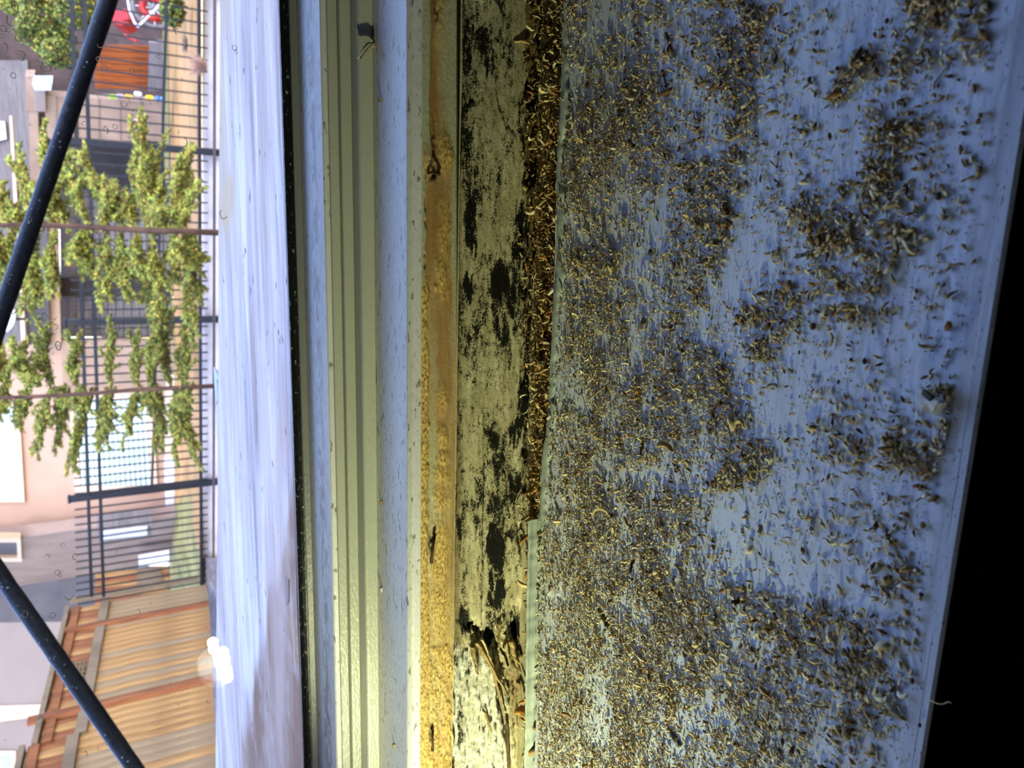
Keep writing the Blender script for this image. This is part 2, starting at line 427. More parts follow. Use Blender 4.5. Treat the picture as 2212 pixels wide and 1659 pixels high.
# dried spots on the pane
def spots():
    V, Fc = [], []; mb = MB()
    pts = []
    for cx, cy, sx, sy, n in ((60, 90, 60, 60, 60), (130, 690, 60, 60, 26), (60, 1250, 70, 50, 20), (350, 130, 110, 100, 26), (200, 500, 150, 300, 30), (350, 1450, 60, 150, 12), (110, 1600, 160, 80, 14), (560, 900, 50, 600, 6), (250, 220, 90, 90, 26)):
        for i in range(n): pts.append((cx + random.gauss(0, sx), cy + random.gauss(0, sy)))
    for (x, y) in pts:
        if not (2 < x < 620): continue
        p = onY(x, y, YG - .0003); r = random.choice((.0003, .0005, .0008, .0012)) * random.uniform(.7, 1.2); t = r * .10
        n = 10; e = random.uniform(.5, 1); a0 = random.uniform(0, 6.3); b = len(mb.v); arc = random.choice((n, n, 6, 5))
        ring = []
        for k in range(n):
            h = a0 + 2 * math.pi * k / n; rr = r * random.uniform(.85, 1.15)
            ring.append((math.cos(h) * rr, math.sin(h) * rr * e))
        for (u, v) in ring:
            q = math.hypot(u, v) + 1e-9
            mb.v += [(p[0] + u, p[1], p[2] + v), (p[0] + u * (1 - t * 2 / q), p[1], p[2] + v * (1 - t * 2 / q)), (p[0] + u * (1 - t / q), p[1] - t * .8, p[2] + v * (1 - t / q))]
        for k in range(arc if arc < n else n):
            j = (k + 1) % n
            for a_, c_ in ((0, 2), (2, 1), (1, 0)):
                mb.f.append((b + k * 3 + a_, b + k * 3 + c_, b + j * 3 + c_, b + j * 3 + a_))
    return mb
spots().build('water_spots', simple('dried_water', (216, 214, 210), (150, 146, 140), 500, rough=.5), W1)['kind'] = 'stuff'

# ------------------------------------------------------------------ grids with masks
def gauss(px, py, blobs):
    m = np.zeros_like(px)
    for b in blobs:
        x, y, sx, sy, a = b[:5]; sh = b[5] if len(b) > 5 else 0
        m = np.maximum(m, a * np.exp(-(((px - x - sh * (py - y)) / sx) ** 2 + ((py - y) / sy) ** 2) ** 1.5))
    return m
def sstep(a, b, x):
    t = np.clip((x - a) / (b - a), 0, 1); return t * t * (3 - 2 * t)
def grid_faces(nu, nv):
    i = np.arange(nu - 1)[:, None]; j = np.arange(nv - 1)[None, :]
    a = i * nv + j
    return np.stack([a, a + nv, a + nv + 1, a + 1], -1).reshape(-1, 4)

# rotten board: relief mesh over a solid backing
xa, xb = -.24, .20
XS = np.arange(xa, xb, .00032); NZ = 74
ZS = np.linspace(zb0 - .002, zb1, NZ)
GX, GZ = np.meshgrid(XS, ZS, indexing='ij')
px, py = proj(np.stack([GX, np.full_like(GX, Yw), GZ], -1))
n1 = fbm(GX * 260, GZ * 1500, 4, 3); n2 = fbm(GX * 900, GZ * 2600, 3, 9); n3 = fbm(GX * 60, GZ * 500, 3, 21)
wx, wy = px + 26 * (n3 - .5) + 22 * (n1 - .5), py + 60 * (n1 - .5) + 40 * (n3 - .5)
mold_and_shade = gauss(wx, wy, [
    (1040, 100, 16, 55, .75), (1062, 110, 6, 70, .7), (1012, 140, 14, 200, .62), (1008, 330, 16, 160, .72), (1015, 470, 18, 90, .8), (1030, 20, 16, 30, .4),
    (1152, 205, 16, 30, 1.2), (1166, 60, 7, 90, .9), (1164, 330, 6, 80, .8), (1050, 215, 20, 25, .5),
    (1128, 480, 13, 42, .95), (1120, 545, 16, 40, .75), (1018, 520, 14, 24, 1.0), (1078, 610, 24, 48, 1.25), (1112, 640, 22, 75, .85), (1012, 620, 16, 32, 1.0), (1050, 560, 22, 20, .55),
    (1085, 715, 16, 48, .8), (1140, 620, 12, 60, .75), (1138, 770, 16, 52, .85), (1095, 765, 8, 36, .75), (1035, 680, 26, 50, .5), (1045, 745, 18, 25, .5), (1010, 750, 10, 80, .5),
    (1133, 870, 20, 66, 1.0), (1118, 920, 22, 38, .95, -.35), (1070, 955, 16, 32, .85), (1095, 935, 14, 20, .6), (1080, 1010, 26, 50, .66), (1112, 1050, 24, 48, .82), (1040, 1030, 20, 14, .6),
    (1020, 1095, 14, 25, .7), (1072, 1090, 26, 50, .8), (1070, 1180, 19, 62, 1.1), (1074, 1262, 16, 45, .95), (1030, 1130, 14, 30, .65), (993, 1165, 10, 60, .8), (1100, 1150, 14, 40, .5),
    (1058, 1300, 14, 30, .7), (1000, 1335, 16, 28, .8), (1018, 1352, 16, 18, 1.0), (1088, 1340, 40, 20, .72), (1115, 1370, 18, 46, 1.1), (1060, 1385, 22, 34, .95), (1145, 1000, 8, 60, .5), (1150, 900, 8, 90, .7), (985, 800, 6, 500, .5)])  # blobs over the cavities paint the shade inside holes, the rest is mould
mold_and_shade = np.maximum(mold_and_shade * 1.1, .2 + .3 * sstep(.5, .72, n3))
mold_and_shade = mold_and_shade * (py < 1440) + 0.9 * gauss(px, py, [(1135, 1590, 9, 45, 1.1), (995, 1560, 8, 60, .7), (1085, 1530, 6, 60, .6, .1), (1010, 1450, 8, 14, .6)]) * (py >= 1440)
grey = np.clip(sstep(520, 60, py) * .9 + .35 * n3, 0, 1)
brown = np.clip(sstep(985 + 22, 985, px + 12 * (n1 - .5)) * .8 + sstep(1128, 1142, px + 16 * (n1 - .5)) * .9 * (py < 1330) + gauss(px, py, [(1115, 1480, 22, 120, .75), (1045, 1420, 18, 30, .7), (1125, 1400, 20, 60, .5)]), 0, 1)
pl = sstep(1385, 1430, wy) * sstep(1098, 1070, wx + (py - 1500) * -.12)
plaster = np.clip(pl * (.55 + .9 * sstep(.35, .6, n1)), 0, 1)
cav = gauss(wx, wy, [(1078, 1420, 16, 60, 1, .32), (1115, 1370, 16, 60, .9), (1018, 1352, 14, 18, .9), (1152, 205, 12, 22, 1), (1133, 1585, 8, 45, 1), (1063, 1380, 20, 24, .7), (1088, 1560, 6, 90, .7, .15), (1130, 1160, 6, 40, .6)])
ridge = np.abs(n1 - .5) * 2
crack = np.exp(-((px - (1046 - (py - 1000) * .012)) / 1.6) ** 2) * sstep(840, 900, py) * sstep(1370, 1330, py)
rim = gauss(px, py, [(1064, 110, 4, 80, .6)])
low = sstep(1330, 1420, py)
disp = -.0003 * (n1 - .5) - .00022 * (n2 - .5) - .0005 * (n3 - .5) - low * (.0030 * (n1 - .45) + .0011 * (ridge - .3) + .0006 * (n2 - .5)) + .0035 * cav + .0008 * crack
# peeled film of old paint standing proud over part of the board, with a ragged edge
film = sstep(.5, .53, fbm(GX * 45, GZ * 170, 4, 40)) * sstep(420, 200, py)
film = np.maximum(film, sstep(1026, 1030, wx) * sstep(560, 300, py) * .0)
disp = disp - .0005 * film
YY = Yw + disp
V = np.stack([GX, YY, GZ], -1).reshape(-1, 3)
me = raw_mesh('relief', V, grid_faces(len(XS), NZ)[:, ::-1], M_MOLD, 4, {'mold_and_shade': np.maximum(mold_and_shade, crack * .9), 'grey': grey, 'brown': brown, 'plaster': plaster})
T2 = root('trim_2', (0, Yw, zb0), kind='structure', label='rotten timber strip with black mould patches behind the painted sill')
link('rotten_face', me, T2)
MB().box((XL, Yw + .0045, LOW), (XR, Yv + .03, zb1 - .0004)).build('board_core', M_MOLD, T2)
MB().box((XL, Yw, zb0 - .002), (xa, Yw + .006, zb1)).build('board_end', M_MOLD, T2)
MB().box((xb, Yw, zb0 - .002), (XR, Yw + .006, zb1)).build('board_end', M_MOLD, T2)

# adhesive strip
NZ = 44; ZS = np.linspace(zg0, zg1, NZ); GX, GZ = np.meshgrid(XS, ZS, indexing='ij')
px, py = proj(np.stack([GX, np.full_like(GX, Yg), GZ], -1))
n1 = fbm(GX * 500, GZ * 1500, 4, 5); n2 = fbm(GX * 1700, GZ * 2400, 3, 19); n3 = fbm(GX * 90, GZ * 400, 3, 33)
wx = px + 16 * (n1 - .5) + 18 * (n3 - .5)
xl = 908 + (830 - py) * .004                   # upper edge of the strip
glue = np.clip(sstep(xl + 20, xl + 12, wx) * sstep(580, 640, py) +
   gauss(wx, py, [(954, 40, 14, 60, .4), (960, 330, 14, 45, 1), (955, 600, 12, 55, .9), (960, 500, 12, 80, .7), (956, 860, 12, 36, .8), (957, 945, 12, 28, 1), (957, 990, 12, 22, 1), (955, 1025, 14, 26, 1), (952, 1075, 14, 34, 1), (952, 1200, 17, 90, 1.1), (950, 1310, 22, 70, 1), (955, 1420, 15, 30, .9)])
   + sstep(1330, 1450, py) * (.25 + .9 * sstep(.42, .58, n1)) + gauss(wx, py, [(915, 350, 10, 30, .9)]), 0, 1)
glue *= sstep(988, 978, px) 
brown = np.clip(gauss(wx, py, [(925, 60, 12, 110, .9), (935, 250, 12, 150, .85), (930, 480, 20, 120, .5), (950, 800, 14, 220, .7), (965, 620, 14, 200, .7)]), 0, 1)
grey = np.clip(sstep(968, 980, wx) * .9 * sstep(500, 900, 1400 - py) + gauss(wx, py, [(968, 120, 18, 200, .9), (935, 1050, 14, 180, .75), (940, 1120, 16, 60, .8), (938, 1480, 20, 90, .6), (940, 800, 8, 90, .5)]), 0, 1)
dark = np.clip(sstep(984, 988, px) + gauss(wx, py, [(936, 370, 6, 16, 1), (934, 310, 4, 60, .7, -.05), (942, 20, 5, 30, .6), (934, 1170, 4, 26, .9), (934, 1585, 3, 18, .8)]), 0, 1)
film = sstep(xl + 20 + 24 * (fbm(GX * 60, GX * 0, 3, 8) - .5), xl + 14, px) * sstep(380, 330, py + 40 * (n3 - .5))
film2 = sstep(xl + 10, xl + 6, px + 10 * (n1 - .5)) * sstep(680, 600, py)
film = np.maximum(film, film2)
grey = np.clip(np.maximum(grey, film), 0, 1); brown = brown * (1 - film); 
disp = -.0002 * (n3 - .5) - .0004 * glue * n2 - .00035 * glue + .0008 * dark * (px < 980) - .0006 * film
V = np.stack([GX, Yg + disp, GZ], -1).reshape(-1, 3)
me = raw_mesh('relief', V, grid_faces(len(XS), NZ)[:, ::-1], M_GLUE, 4, {'glue': glue, 'grey': grey, 'brown': brown, 'dark': dark})
T3 = root('trim_3', (0, Yg, zg0), kind='structure', label='narrow brown timber strip crusted with dried yellow adhesive')
link('adhesive_face', me, T3)
MB().box((XL, Yg + .0015, zb1 + .0002), (XR, Yv + .03, zg1 - 1e-5)).build('strip_core', M_GLUE, T3)

# ------------------------------------------------------------------ painted sill
def dens(px, py):
    """how thickly the sawdust lies, in image terms"""
    ys_ = [-80, 0, 100, 200, 300, 400, 480, 560, 640, 720, 800, 900, 980, 1060, 1100, 1180, 1260, 1300, 1340, 1420, 1500, 1580, 1680, 1760]
    xs_ = [1690, 1680, 1655, 1620, 1600, 1600, 1580, 1560, 1530, 1515, 1570, 1610, 1640, 1560, 1515, 1540, 1590, 1720, 1880, 1950, 1955, 1930, 1880, 1840]
    e = np.interp(py, ys_, xs_)
    n = fbm(px / 26., py / 40., 4, 50); nn = fbm(px / 90., py / 150., 3, 60)
    d = sstep(18, -22, px - e + 90 * (n - .5)) * .85
    d = d * (.25 + .75 * sstep(.34, .58, n * .6 + nn * .4))
    # thick to the left, thinner in the middle band
    d = d * (1.15 - .45 * sstep(1250, 1500, px))
    d = d * (1 + .3 * sstep(700, 1300, py))
    for (x, y, sx, sy, a) in ((1300, 45, 55, 70, .95), (1415, 480, 60, 45, .75), (1400, 590, 55, 90, .8), (1480, 180, 50, 150, .65), (1480, 60, 60, 60, .6), (1560, 40, 60, 60, .2), (1430, 700, 70, 60, .45), (1650, 150, 30, 60, .6),
                              (1300, 1560, 22, 60, .8), (1520, 940, 22, 40, .75), (1650, 860, 60, 130, .75), (1620, 1210, 60, 60, .8), (1200, 560, 16, 150, .85), (1205, 900, 10, 200, .6), (1250, 170, 30, 70, .5)):
        d = d * (1 - a * np.exp(-(((px - x) / sx) ** 2 + ((py - y) / sy) ** 2)))
    cl = 0
    for (x, y, sx, sy, a, *sh) in ((2010, 10, 50, 45, .9), (2130, 20, 60, 40, .45), (1990, 45, 30, 40, .6), (1935, 280, 55, 70, .9), (1965, 130, 70, 80, .35), (2100, 90, 50, 60, .3), (1905, 370, 40, 50, .85), (1880, 420, 60, 40, .75),
                                   (1770, 480, 60, 50, 1.0), (1800, 520, 70, 40, .95), (1870, 580, 45, 70, .8), (1900, 500, 90, 80, .45), (1780, 610, 60, 40, .45), (1840, 680, 90, 40, .3), (1660, 690, 90, 60, .3), (1700, 640, 60, 60, .35),
                                   (1590, 250, 40, 120, .6), (1560, 180, 60, 30, .4), (1630, 70, 50, 90, .8, ), (1640, 760, 60, 60, .5), (1580, 1000, 70, 55, 1.1), (1530, 1050, 60, 30, .9), (1550, 850, 45, 110, .6),
                                   (1950, 970, 60, 50, .75), (2000, 1020, 22, 50, .9), (1880, 960, 50, 30, .5), (2060, 920, 35, 70, .8), (2040, 860, 30, 40, .4), (1800, 990, 40, 14, .5), (1830, 940, 120, 100, .18), (1770, 1120, 60, 30, .2), (1900, 1110, 90, 60, .16),
                                   (1880, 1180, 60, 50, .22), (1930, 1240, 70, 60, .22), (1880, 1480, 70, 70, .5), (1720, 1330, 90, 40, .6), (1850, 1380, 100, 50, .35), (1960, 1400, 50, 60, .2), (1750, 500, 300, 240, .07), (2000, 300, 140, 300, .08), (1750, 1150, 260, 200, .05), (1700, 100, 160, 130, .06)):
        cl = np.maximum(cl, a * np.exp(-(((px - x) / sx) ** 2 + ((py - y) / sy) ** 2) ** 1.3) * (.35 + .9 * sstep(.36, .6, n)))
    d = d * (1 - .68 * sstep(1540, 1800, px)) * (1 - .3 * sstep(1480, 1600, px) * sstep(1280, 1400, py))
    d = np.maximum(d, cl * (.85 - .33 * sstep(1640, 1760, px)))
    d = np.maximum(d, .8 * seg(px, py, 1862, 128, 1812, 204, 15))
    return np.clip(d, 0.0, 1.3)

YSg = np.concatenate([np.linspace(Yf + .0012, Ys, 214)])
XS2 = np.arange(-.20, .26, .0004)
GX, GY = np.meshgrid(XS2, YSg, indexing='ij')
px, py = proj(np.stack([GX, GY, np.zeros_like(GX)], -1))
n1 = fbm(GX * 70, GY * 420, 3, 71); n2 = fbm(GX * 12, GY * 60, 3, 72)
streak = fbm(GX * 30, GY * 900, 3, 77)
def seg(px, py, ax, ay, bx, by, r):
    t = np.clip(((px - ax) * (bx - ax) + (py - ay) * (by - ay)) / ((bx - ax) ** 2 + (by - ay) ** 2), 0, 1)
    return np.exp(-(((px - ax - t * (bx - ax)) ** 2 + (py - ay - t * (by - ay)) ** 2) / r ** 2))
gouge = seg(px, py, 1866, 122, 1808, 208, 13)
lipg = seg(px, py, 1884, 112, 1858, 165, 4) + seg(px, py, 1858, 165, 1815, 215, 4)
zz = -.00012 + .00012 * (n1 - .5) + .0002 * (n2 - .5) + .00012 * (streak - .5)
flake = sstep(.5, .53, fbm(GX * 40, GY * 300, 3, 90)) * sstep(1360, 1250, px) * .0005
zz = np.minimum(zz + flake * .6, .0001) - gouge * .0014 + lipg * .0010
zz -= .0002 * sstep(Yf + .003, Yf + .0012, GY)
D = dens(px, py)
V = np.stack([GX, GY, zz], -1).reshape(-1, 3)
me = raw_mesh('relief', V, grid_faces(len(XS2), len(YSg)), M_SILL, 4, {'dust': np.clip(D * .45 * sstep(1650, 1300, px) + .08 * D, 0, 1), 'scrape': np.clip(gouge * 1.5, 0, 1)})
T1 = root('trim_1', (0, Ys, 0), kind='structure', label='pale blue grey painted inner sill board littered with sawdust')
link('sill_surface', me, T1)
# nose and core of the board, side runs
core = [(Yf + .0012, -.0003), (Yf + .0003, -.0004), (Yf, -.0008), (Yf + .0002, -.0014), (Yf + .013, -.019), (Yf + .014, -.020), (Ys, -.020), (Ys, -.0012)]
extrude(core, XL, XR, 'sill_core', M_SILL, T1)
MB().box((XL, Yf + .003, -.003), (-.20, Ys, -.0001)).build('sill_end', M_SILL, T1)
MB().box((.26, Yf + .003, -.003), (XR, Ys, -.0001)).build('sill_end', M_SILL, T1)
# raised ragged back lip of old painted filler, in two runs
def lip(name, ya, yb, xfun, wfun, h, m, label=None):
    V = []; n = int((yb - ya) / 4); prof = 6
    for i in range(n + 1):
        y = ya + (yb - ya) * i / n
        xm = xfun(y); ww = wfun(y)
        A = onZ(xm + ww, y, 0.0); B = onZ(xm, y, h * .6)
        Xc = A[0]; ya_, yb_ = A[1], B[1]
        hh = h * (1 + .35 * (fbm(np.array([y / 30.]), np.array([xm / 9.]), 3, 4)[0] - .5))
        V += [(Xc, ya_ - .0002, -.0006), (Xc, ya_ + .0001, hh * .55), (Xc, ya_ * .6 + yb_ * .4, hh), (Xc, yb_, hh * .95), (Xc, yb_ + .0005, hh * .5), (Xc, yb_ + .0005, -.003)]
    V = np.array(V); Fq = grid_faces(n + 1, prof)
    me = raw_mesh(name, V, Fq, m, 4, smooth=True); o = link(name, me, T1)
    if label: o['label'] = label
    return o
def ragx(y): return float(np.interp(y, [-80, 400, 560, 700, 900, 1000, 1130], [1222, 1204, 1204, 1196, 1184, 1172, 1164])) + 14 * (float(fbm(np.array([y / 37.]), np.array([.5]), 4, 2)[0]) - .5)
lip('filler_lip', -80, 1135, ragx, lambda y: 12 + 26 * max(0, float(fbm(np.array([y / 60.]), np.array([3.5]), 3, 5)[0]) - .38), .0007, M_LIP)
def lipx(y): return float(np.interp(y, [1120, 1659, 1800], [1148, 1139, 1136])) + 4 * (float(fbm(np.array([y / 30.]), np.array([.5]), 3, 12)[0]) - .5)
lip('filler_lip', 1122, 1790, lipx, lambda y: 7, .0022, M_LIP, 'smooth unbroken length of pale painted lip')

# crack between sill and rotten board
MB().box((XL, Ys, -.02), (XR, Yw + .001, -.003)).build('crack_bottom', M_MOLD, T1)

# ------------------------------------------------------------------ room shell
def struct(name, mb, m, **k): o = mb.build(name, m, **k); o['kind'] = 'structure'; return o
WF = MB(); WF.box((-1.6, Yf + .02, -.8), (1.6, YG + .01, -.021)); 
struct('wall_window', WF, M_FLOOR)  # below the sill, room shadow is put into the near-black colour
WS = MB(); WS.box((-1.6, Yf + .02, -.0205), (-.821, YG + .02, 1.6)); WS.box((.821, Yf + .02, -.0205), (1.6, YG + .02, 1.6)); WS.box((-.82, Yf + .02, HEAD + .071), (.82, YG + .02, 1.6))
struct('wall_reveal', WS, M_ROOM)
struct('wall_apron', MB().box((-.82, Yw + .031, -.02), (.82, YG + .012, zg1 - .0003)), M_ROOM)
struct('floor', MB().box((-1.6, -2.6, -.86), (1.6, Yf + .02, -.8)), M_FLOOR)
struct('ceiling', MB().box((-1.7, -2.7, 1.6), (1.7, YG + .02, 1.7)), M_ROOM)
struct('wall_back', MB().box((-1.7, -2.7, -.86), (1.7, -2.6, 1.6)), M_ROOM)
struct('wall_left', MB().box((-1.7, -2.6, -.86), (-1.6, YG + .02, 1.6)), M_ROOM)
struct('wall_right', MB().box((1.6, -2.6, -.86), (1.7, YG + .02, 1.6)), M_ROOM)

# ------------------------------------------------------------------ debris
def curl_templates(k=14, seg=5, sides=3):
    T = []
    for i in range(k):
        total = rng.uniform(.2, 3.6) if i > 3 else rng.uniform(0, .6)
        ang = 0; p = np.zeros(3); pts = []
        for s in range(seg + 1):
            pts.append(p.copy()); ang += total / seg * rng.uniform(.6, 1.4)
            p = p + np.array([math.cos(ang), math.sin(ang), rng.uniform(-.35, .45)]) / seg
        pts = np.array(pts); L = np.ptp(pts, axis=0).max(); pts = (pts - pts.mean(0)) / L
        rad = rng.uniform(.09, .20); V = []
        for s in range(seg + 1):
            t = pts[min(s + 1, seg)] - pts[max(s - 1, 0)]; t /= np.linalg.norm(t)
            a = np.cross(t, [0, 0, 1.]); a /= np.linalg.norm(a) + 1e-9; b = np.cross(a, t)
            r = rad * (1 if 0 < s < seg else .45)
            for q in range(sides):
                h = 2 * math.pi * q / sides + i
                V.append(pts[s] + (a * math.cos(h) * 1.3 + b * math.sin(h) * .75) * r)
        T.append(np.array(V))
    Fq = []
    for s in range(seg):
        for q in range(sides):
            q2 = (q + 1) % sides; Fq.append((s * sides + q, s * sides + q2, (s + 1) * sides + q2, (s + 1) * sides + q))
    return np.array(T), np.array(Fq)
def crumb_templates(k=12):
    T = []
    for i in range(k):
        ay, az, bend = rng.uniform(.16, .30), rng.uniform(.12, .22), rng.uniform(-.12, .12)
        V = [(x * rng.uniform(.85, 1.1), sy * ay * k_ * rng.uniform(.7, 1.15) + bend * (1 - abs(x) * 2), sz * az * k_ * rng.uniform(.7, 1.15)) for x, k_ in ((-.5, .4), (rng.uniform(-.12, .12), 1), (.5, .4)) for (sy, sz) in ((-1, -1), (1, -1), (1, 1), (-1, 1))]
        T.append(V)
    Fq = np.array([(a, b, b + 4, a + 4) for k_ in (0, 4) for a, b in ((k_, k_ + 1), (k_ + 1, k_ + 2), (k_ + 2, k_ + 3), (k_ + 3, k_))] + [(3, 2, 1, 0), (8, 9, 10, 11)])
    return np.array(T), Fq
CT, CF = curl_templates(); BT, BF = crumb_templates()
PAL = np.array([lin(c)[:3] for c in ((206, 190, 146), (190, 168, 120), (220, 208, 172), (168, 142, 96), (146, 116, 74), (120, 88, 52), (180, 128, 64), (92, 66, 40), (214, 206, 184))])
PW = np.array([.2, .16, .2, .12, .08, .07, .03, .06, .08]); PW /= PW.sum()
def scatter(P, size, kind, colmul=None, pal=PW, tilt=.5, yaw=None):
    T, Fq = (CT, CF) if kind == 'curl' else (BT, BF)
    n = len(P); idx = rng.integers(0, len(T), n); V = T[idx].copy()          # n,k,3
    yaw = rng.uniform(0, 2 * np.pi, n) if yaw is None else yaw
    a, b = rng.normal(0, tilt, n), rng.normal(0, tilt, n)
    def rot(V, ang, i, j):
        c, s = np.cos(ang)[:, None], np.sin(ang)[:, None]; vi, vj = V[..., i].copy(), V[..., j].copy()
        V[..., i] = c * vi - s * vj; V[..., j] = s * vi + c * vj
    rot(V, rng.uniform(0, 6.28, n), 1, 2) if kind == 'crumb' else None
    rot(V, a, 0, 2); rot(V, b, 1, 2); rot(V, yaw, 0, 1)
    V *= size[:, None, None]
    V[..., 2] += -V[..., 2].min(1, keepdims=True) * .9
    V += P[:, None, :]
    c = np.minimum(PAL[rng.choice(len(PAL), n, p=pal)] * rng.uniform(.85, 1.4, (n, 1)), .92)
    C = np.repeat(c[:, None, :], T.shape[1], 1).reshape(-1, 3)
    Fa = (Fq[None] + (np.arange(n) * T.shape[1])[:, None, None]).reshape(-1, 4)
    return V.reshape(-1, 3), Fa, C
def join(parts):
    Vs, Fs, Cs = [], [], []; b = 0
    for V, Fa, C in parts: Vs.append(V); Fs.append(Fa + b); Cs.append(C); b += len(V)
    return np.concatenate(Vs), np.concatenate(Fs), np.concatenate(Cs)

def sample(n, x0=1165, x1=2140, y0=-60, y1=1720, f=dens):
    X = rng.uniform(x0, x1, n); Y = rng.uniform(y0, y1, n)
    k = rng.uniform(0, 1.0, n) < f(X, Y); X, Y = X[k], Y[k]
    P = np.array([onZ(a, b, 0) for a, b in zip(X, Y)]); ok = (P[:, 1] < Ys - .0003) & (P[:, 1] > Yf + .003)
    return X[ok], Y[ok], P[ok]
parts = []
# fine crumbs everywhere the dust lies
X, Y, P = sample(95000)
sz = rng.lognormal(math.log(.00062), .36, len(P)) * (1 + .22 * sstep(1480, 1800, X)) * (1 - .12 * sstep(1500, 1250, X)); P[:, 2] += rng.uniform(0, .0005, len(P)) * dens(X, Y)
parts.append(scatter(P, sz, 'crumb'))
X, Y, P = sample(24000)
sz = rng.lognormal(math.log(.00078), .36, len(P)) * (1 + .1 * sstep(1500, 1700, X)); P[:, 2] += rng.uniform(0, .0009, len(P)) * dens(X, Y)
parts.append(scatter(P, sz, 'curl', tilt=.45))
# sparse strays all over
X, Y, P = sample(2600, f=lambda x, y: np.full_like(x, 1.0))
parts.append(scatter(P, rng.lognormal(math.log(.00036), .5, len(P)), 'crumb'))
X, Y, P = sample(260, x0=1500, f=lambda x, y: np.full_like(x, 1.0))
parts.append(scatter(P, rng.lognormal(math.log(.0008), .3, len(P)), 'crumb'))
V, Fa, C = join(parts)
me = raw_mesh('sawdust', V, Fa, M_DEB, 4, cols={'tint': C}, smooth=False)
tag(link('sawdust', me), 'fine sawdust and crumbs strewn thickly across the painted sill', 'sawdust', kind='stuff')

# heap in the crack at the back
n = 11000
Yp = rng.uniform(-70, 1720, n); base = np.interp(Yp, [-70, 400, 700, 1000, 1130, 1720], [1190, 1180, 1166, 1155, 1145, 1136])
wd = np.interp(Yp, [-70, 300, 500, 900, 1110, 1140, 1720], [24, 22, 20, 14, 11, 6, 5])
Xp = base + rng.normal(0, 1, n) * wd * .8
P = np.array([onZ(a, b, 0) for a, b in zip(Xp, Yp)])
P[:, 1] = np.clip(P[:, 1], Ys - .004, Yw - .0004)
P[:, 2] = -.0018 + rng.uniform(0, .0032, n) * np.exp(-((P[:, 1] - (Yw - .0012)) / .0030) ** 2)
half = n // 2
pw2 = np.array([.16, .18, .08, .18, .14, .08, .12, .04, .02]); pw2 /= pw2.sum()
V, Fa, C = join([scatter(P[:half], rng.lognormal(math.log(.0006), .35, half), 'crumb', pal=pw2), scatter(P[half:], rng.lognormal(math.log(.0012), .4, n - half), 'curl', pal=pw2, tilt=.7)])
me = raw_mesh('sawdust_heap', V, Fa, M_DEB, 4, cols={'tint': C}, smooth=False)
tag(link('sawdust_heap', me), 'golden brown sawdust packed in the crack behind the sill', 'sawdust', kind='stuff')

# ---- single shavings, splinters and crumbs
def ribbon(pts, wd, th, m, name, **k):
    """a flat curved shaving with real thickness; pts in world"""
    pts = [np.array(p, float) for p in pts]; V = []; n = len(pts)
    for i, p in enumerate(pts):
        t = pts[min(i + 1, n - 1)] - pts[max(i - 1, 0)]; t /= np.linalg.norm(t) + 1e-12
        u = np.array([0, 0, 1.]) + .3 * np.array([math.sin(i), math.cos(i), 0]); a = np.cross(t, u); a /= np.linalg.norm(a) + 1e-12; b = np.cross(a, t)
        w_ = wd * (.45 if i in (0, n - 1) else random.uniform(.85, 1.15))
        V += [p - a * w_ - b * th, p + a * w_ - b * th, p + a * w_ + b * th, p - a * w_ + b * th]
    V = np.array(V); mn = V[:, 2].min(); V[:, 2] -= mn - SURF
    f = []
    for i in range(n - 1):
        for q in range(4): f.append((i * 4 + q, i * 4 + (q + 1) % 4, i * 4 + 4 + (q + 1) % 4, i * 4 + 4 + q))
    f += [(3, 2, 1, 0), (n * 4 - 4, n * 4 - 3, n * 4 - 2, n * 4 - 1)]
    mb = MB(); mb.v = [tuple(q) for q in V]; mb.f = f
    return tag(mb.build(name, m, smooth=False), **k)
SURF = .00005
def px_path(pl, lift=0):
    return [onZ(x, y, 0) + np.array([0, 0, lift * math.sin(math.pi * i / max(1, len(pl) - 1))]) for i, (x, y) in enumerate(pl)]
def arc(cx, cy, r, a0, a1, n=9, e=1.0):
    return [(cx + r * math.cos(math.radians(a0 + (a1 - a0) * i / (n - 1))), cy + e * r * math.sin(math.radians(a0 + (a1 - a0) * i / (n - 1)))) for i in range(n)]
G1 = 'curled shavings lying in the sawdust'
